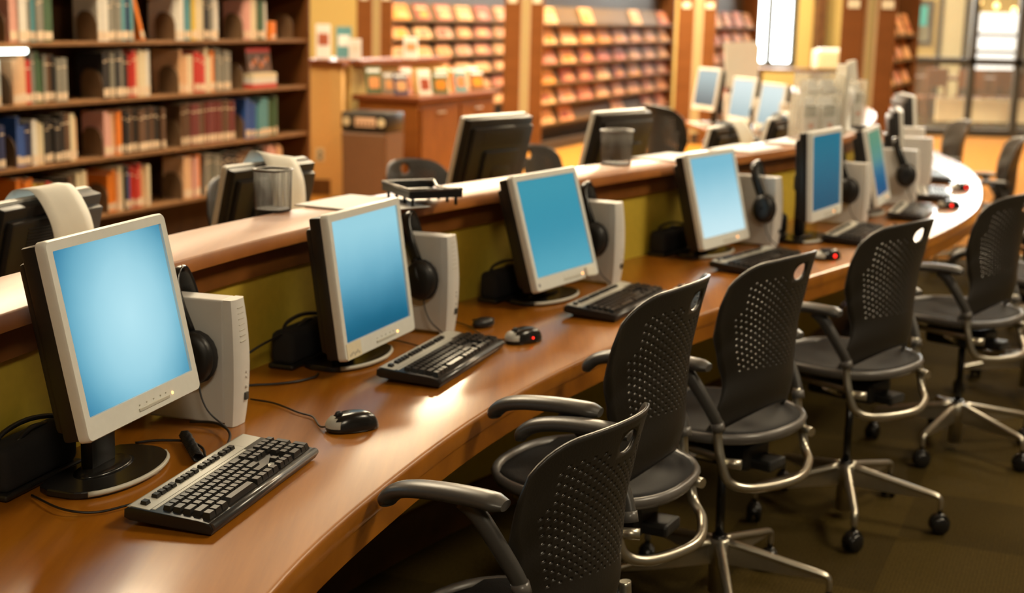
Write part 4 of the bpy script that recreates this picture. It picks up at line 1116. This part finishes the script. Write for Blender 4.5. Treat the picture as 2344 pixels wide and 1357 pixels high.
for k, c in enumerate(dcols):
    q = k/(len(dcols)-1)
    p = Matrix.Translation((-.847, 12.3, 0)) @ Matrix.Rotation(R(90-A0), 4, 'Z') @ Vector(((.22+.10*k, .54-.115*k, .903) if k < 5 else (.16+1.5*(k-5)/8, .10+.14*(k % 2), .903)))
    bm = BM(); h = rnd.uniform(.18, .24); w = rnd.uniform(.11, .15); box(bm, (0, 0, h/2), (w, .022, h), mi=0); box(bm, (0, -.012, h*.4), (w*.7, .002, h*.45), mi=1); box(bm, (0, -.012, h*.85), (w*.9, .002, h*.12), mi=2)
    o = obj('display_book', bm, [cover(c, PAL[c]), MM[k % 8], M['white']], loc=p, rot=(R(-14), 0, R(90-62+rnd.uniform(-14, 14))))
    tag(o, '%s propped-up book on the wooden display cabinet, %s cover' % (ORD[k], c), 'book', 'books propped on the display cabinet')
bn = thing('waste_bin', 'tall brown waste bin with a dark slotted top beside the tan desk', 'bin', (-1.19, 11.85, 0), 112)
bm = BM(); prism(bm, [(-.195, 0), (.195, 0), (.21, .64), (-.21, .64)], -.17, .17, 'y', bevel=.02); obj('body', bm, M['bin'], bn)
bm = BM(); box(bm, (0, .0, .725), (.42, .34, .16), bevel=.02); autosmooth(obj('lid', bm, M['blackmetal'], bn), 40)
bm = BM(); box(bm, (.02, -.171, .725), (.19, .006, .075), bevel=.002, mi=0)
for k in range(5): box(bm, (-.045+.034*k, -.175, .712), (.022, .002, .022), mi=1)
obj('slot_label', bm, [pm('slot_pink', (.75, .52, .36), .6, noise=.2, scale=30), M['bin']], bn)
for x in (-.155, .165):
    bm = BM(); lathe(bm, [(.038, 0), (.032, .004)], 16); xform(bm, Matrix.Translation((x, -.169, .725)) @ Matrix.Rotation(R(90), 4, 'X')); obj('round_sticker', bm, M['beige'], bn)

# ------------------------------------------------------------------ far glass partition and what stands behind it
gp = thing('glass_partition', 'dark-framed glass partition across the far end of the room', 'partition', (5.8, 21.2, 0), 90)
glass = pm('clear_glass', (.9, .92, .9), .05)
gn = glass.node_tree.nodes['Principled BSDF']; gn.inputs['Alpha'].default_value = .05
bm = BM(); box(bm, (3.0, .0, .06), (7.4, .12, .12)); box(bm, (3.0, 0, 1.10), (7.4, .10, .10)); box(bm, (3.0, 0, 2.5), (7.4, .10, .12)); obj('rail', bm, M['mull'], gp)
for x in (0, .87, 1.55, 3.4, 5.0): 
    bm = BM(); box(bm, (x, 0, 1.25), (.09, .10, 2.5)); obj('mullion', bm, M['mull'], gp)
bm = BM(); box(bm, (3.0, .0, 1.25), (7.3, .012, 2.4)); obj('glass_pane', bm, glass, gp)
t = thing('wall_poster', 'turquoise and grey poster in a dark frame on the yellow wall', 'poster', (7.24, WY-.02, 1.25), 90)
bm = BM(); box(bm, (0, 0, .40), (.36, .03, .80)); obj('frame', bm, M['mull'], t)
bm = BM(); box(bm, (-.06, -.017, .52), (.26, .004, .36)); obj('turquoise_print', bm, M['teal'], t)
bm = BM(); box(bm, (-.03, -.017, .20), (.28, .004, .26)); obj('photo_print', bm, M['greyprint'], t)
bm = BM(); box(bm, (7.76, WY-.04, 1.05), (.38, .08, 2.1)); o = struct('door_1', bm, M['beige'])
bm = BM(); box(bm, (7.54, WY-.05, 1.05), (.06, .12, 2.1)); box(bm, (8.01, WY-.05, 1.05), (.10, .12, 2.1)); struct('trim_2', bm, M['mull'])
t = thing('interior_window', 'white interior window with grey crossbars behind the glass partition', 'window', (8.60, WY-.06, .85), 90)
bm = BM(); box(bm, (0, .02, .50), (.95, .02, 1.0)); obj('pane', bm, M['winpane'], t)
bm = BM(); 
for z_ in (.32, .62): box(bm, (0, -.01, z_), (.95, .04, .06))
for x in (-.48, .48): box(bm, (x, -.01, .5), (.06, .05, 1.06))
obj('crossbar', bm, pm('bar_grey', (.20, .21, .22), .5, noise=.1, scale=20), t)
def simple_chair(x, y, a, label):
    t = thing('wooden_chair', label, 'chair', (x, y, 0), a, 'brown chairs behind the partition')
    bm = BM(); box(bm, (0, 0, .45), (.44, .44, .05), bevel=.01); obj('seat', bm, M['panel'], t)
    bm = BM(); box(bm, (0, -.21, .78), (.42, .03, .30), bevel=.01); obj('backrest', bm, M['panel'], t)
    for sx in (-.19, .19):
        for sy, hh in ((-.20, .70), (.19, .44)):
            bm = BM(); box(bm, (sx, sy, hh/2), (.04, .04, hh)); obj('leg', bm, M['darkwood'], t)
for k, (x, y, a) in enumerate([(6.75, 23.6, 70), (7.35, 23.4, 100), (7.95, 23.7, 80), (8.3, 22.6, 120)]):
    simple_chair(x, y, a, '%s brown wooden chair behind the glass partition, counted from the magazine range' % ORD[k])
t = thing('dark_table', 'dark wooden table behind the glass partition', 'table', (7.4, 24.3, 0), 90)
bm = BM(); box(bm, (0, 0, .74), (1.9, .8, .05)); obj('tabletop', bm, M['darkwood'], t)
for sx in (-.85, .85):
    for sy in (-.3, .3):
        bm = BM(); box(bm, (sx, sy, .36), (.07, .07, .72)); obj('leg', bm, M['darkwood'], t)
t = thing('tall_cupboard', 'ochre cupboard with a clock-like disc behind the glass partition', 'cupboard', (9.25, 24.4, 0), 90)
bm = BM(); box(bm, (0, .2, .54), (.62, .4, 1.08)); obj('body', bm, M['yellow'], t)
bm = BM(); box(bm, (-.36, .2, .54), (.10, .42, 1.10)); obj('side_panel', bm, M['darkwood'], t)
bm = BM(); lathe(bm, [(.14, 0), (.13, .01)], 20); xform(bm, Matrix.Translation((.02, -.002, .93)) @ Matrix.Rotation(R(90), 4, 'X')); obj('disc', bm, M['beige'], t)
bm = BM(); box(bm, (0, 0, .3), (1.9, .05, .35)); tag(obj('low_screen', bm, M['beige'], loc=(7.35, 21.9, .05)), 'low beige board standing behind the partition rail', 'board')
for k, (x, y, z_) in enumerate([(7.15, 22.6, 1.98), (7.42, 22.6, 1.93), (7.70, 22.6, 1.87), (8.35, 21.8, 1.95), (9.45, 21.8, 1.88)]):
    t = thing('pendant_lamp', '%s small warm pendant lamp behind the glass partition' % ORD[k], 'lamp', (x, y, z_), 90, 'warm pendant lamps')
    bm = BM(); lathe(bm, [(.001, -.05), (.035, -.035), (.045, 0), (.03, .035), (.01, .05)], 14); obj('bulb', bm, M['bulb'], t)
    bm = BM(); tube(bm, [(0, 0, .05), (0, 0, CEIL-z_)], .006, 6); obj('cord', bm, M['cord'], t)
bm = BM(); box(bm, (9.2, WY-.02, .52), (4.4, .05, 1.04)); struct('trim_3', bm, M['darkwood'])
# low reading table and printer seen between window and counter
t = thing('window_table', 'dark table with pale things under the daylit window', 'table', (5.1, 24.6, 0), 90)
bm = BM(); box(bm, (0, 0, .80), (2.2, .7, .06)); obj('tabletop', bm, M['darkwood'], t)
for sx in (-1, 1):
    bm = BM(); box(bm, (sx, 0, .385), (.08, .6, .77)); obj('leg', bm, M['darkwood'], t)
t = thing('printer', 'pale printer standing on the dark table under the daylit window', 'printer', (5.30, 24.45, .83), 90)
bm = BM(); box(bm, (0, 0, .16), (.55, .45, .32), bevel=.03); obj('case', bm, M['beige'], t)
bm = BM(); box(bm, (0, -.05, .33), (.45, .3, .03), bevel=.01); obj('lid', bm, M['white'], t)
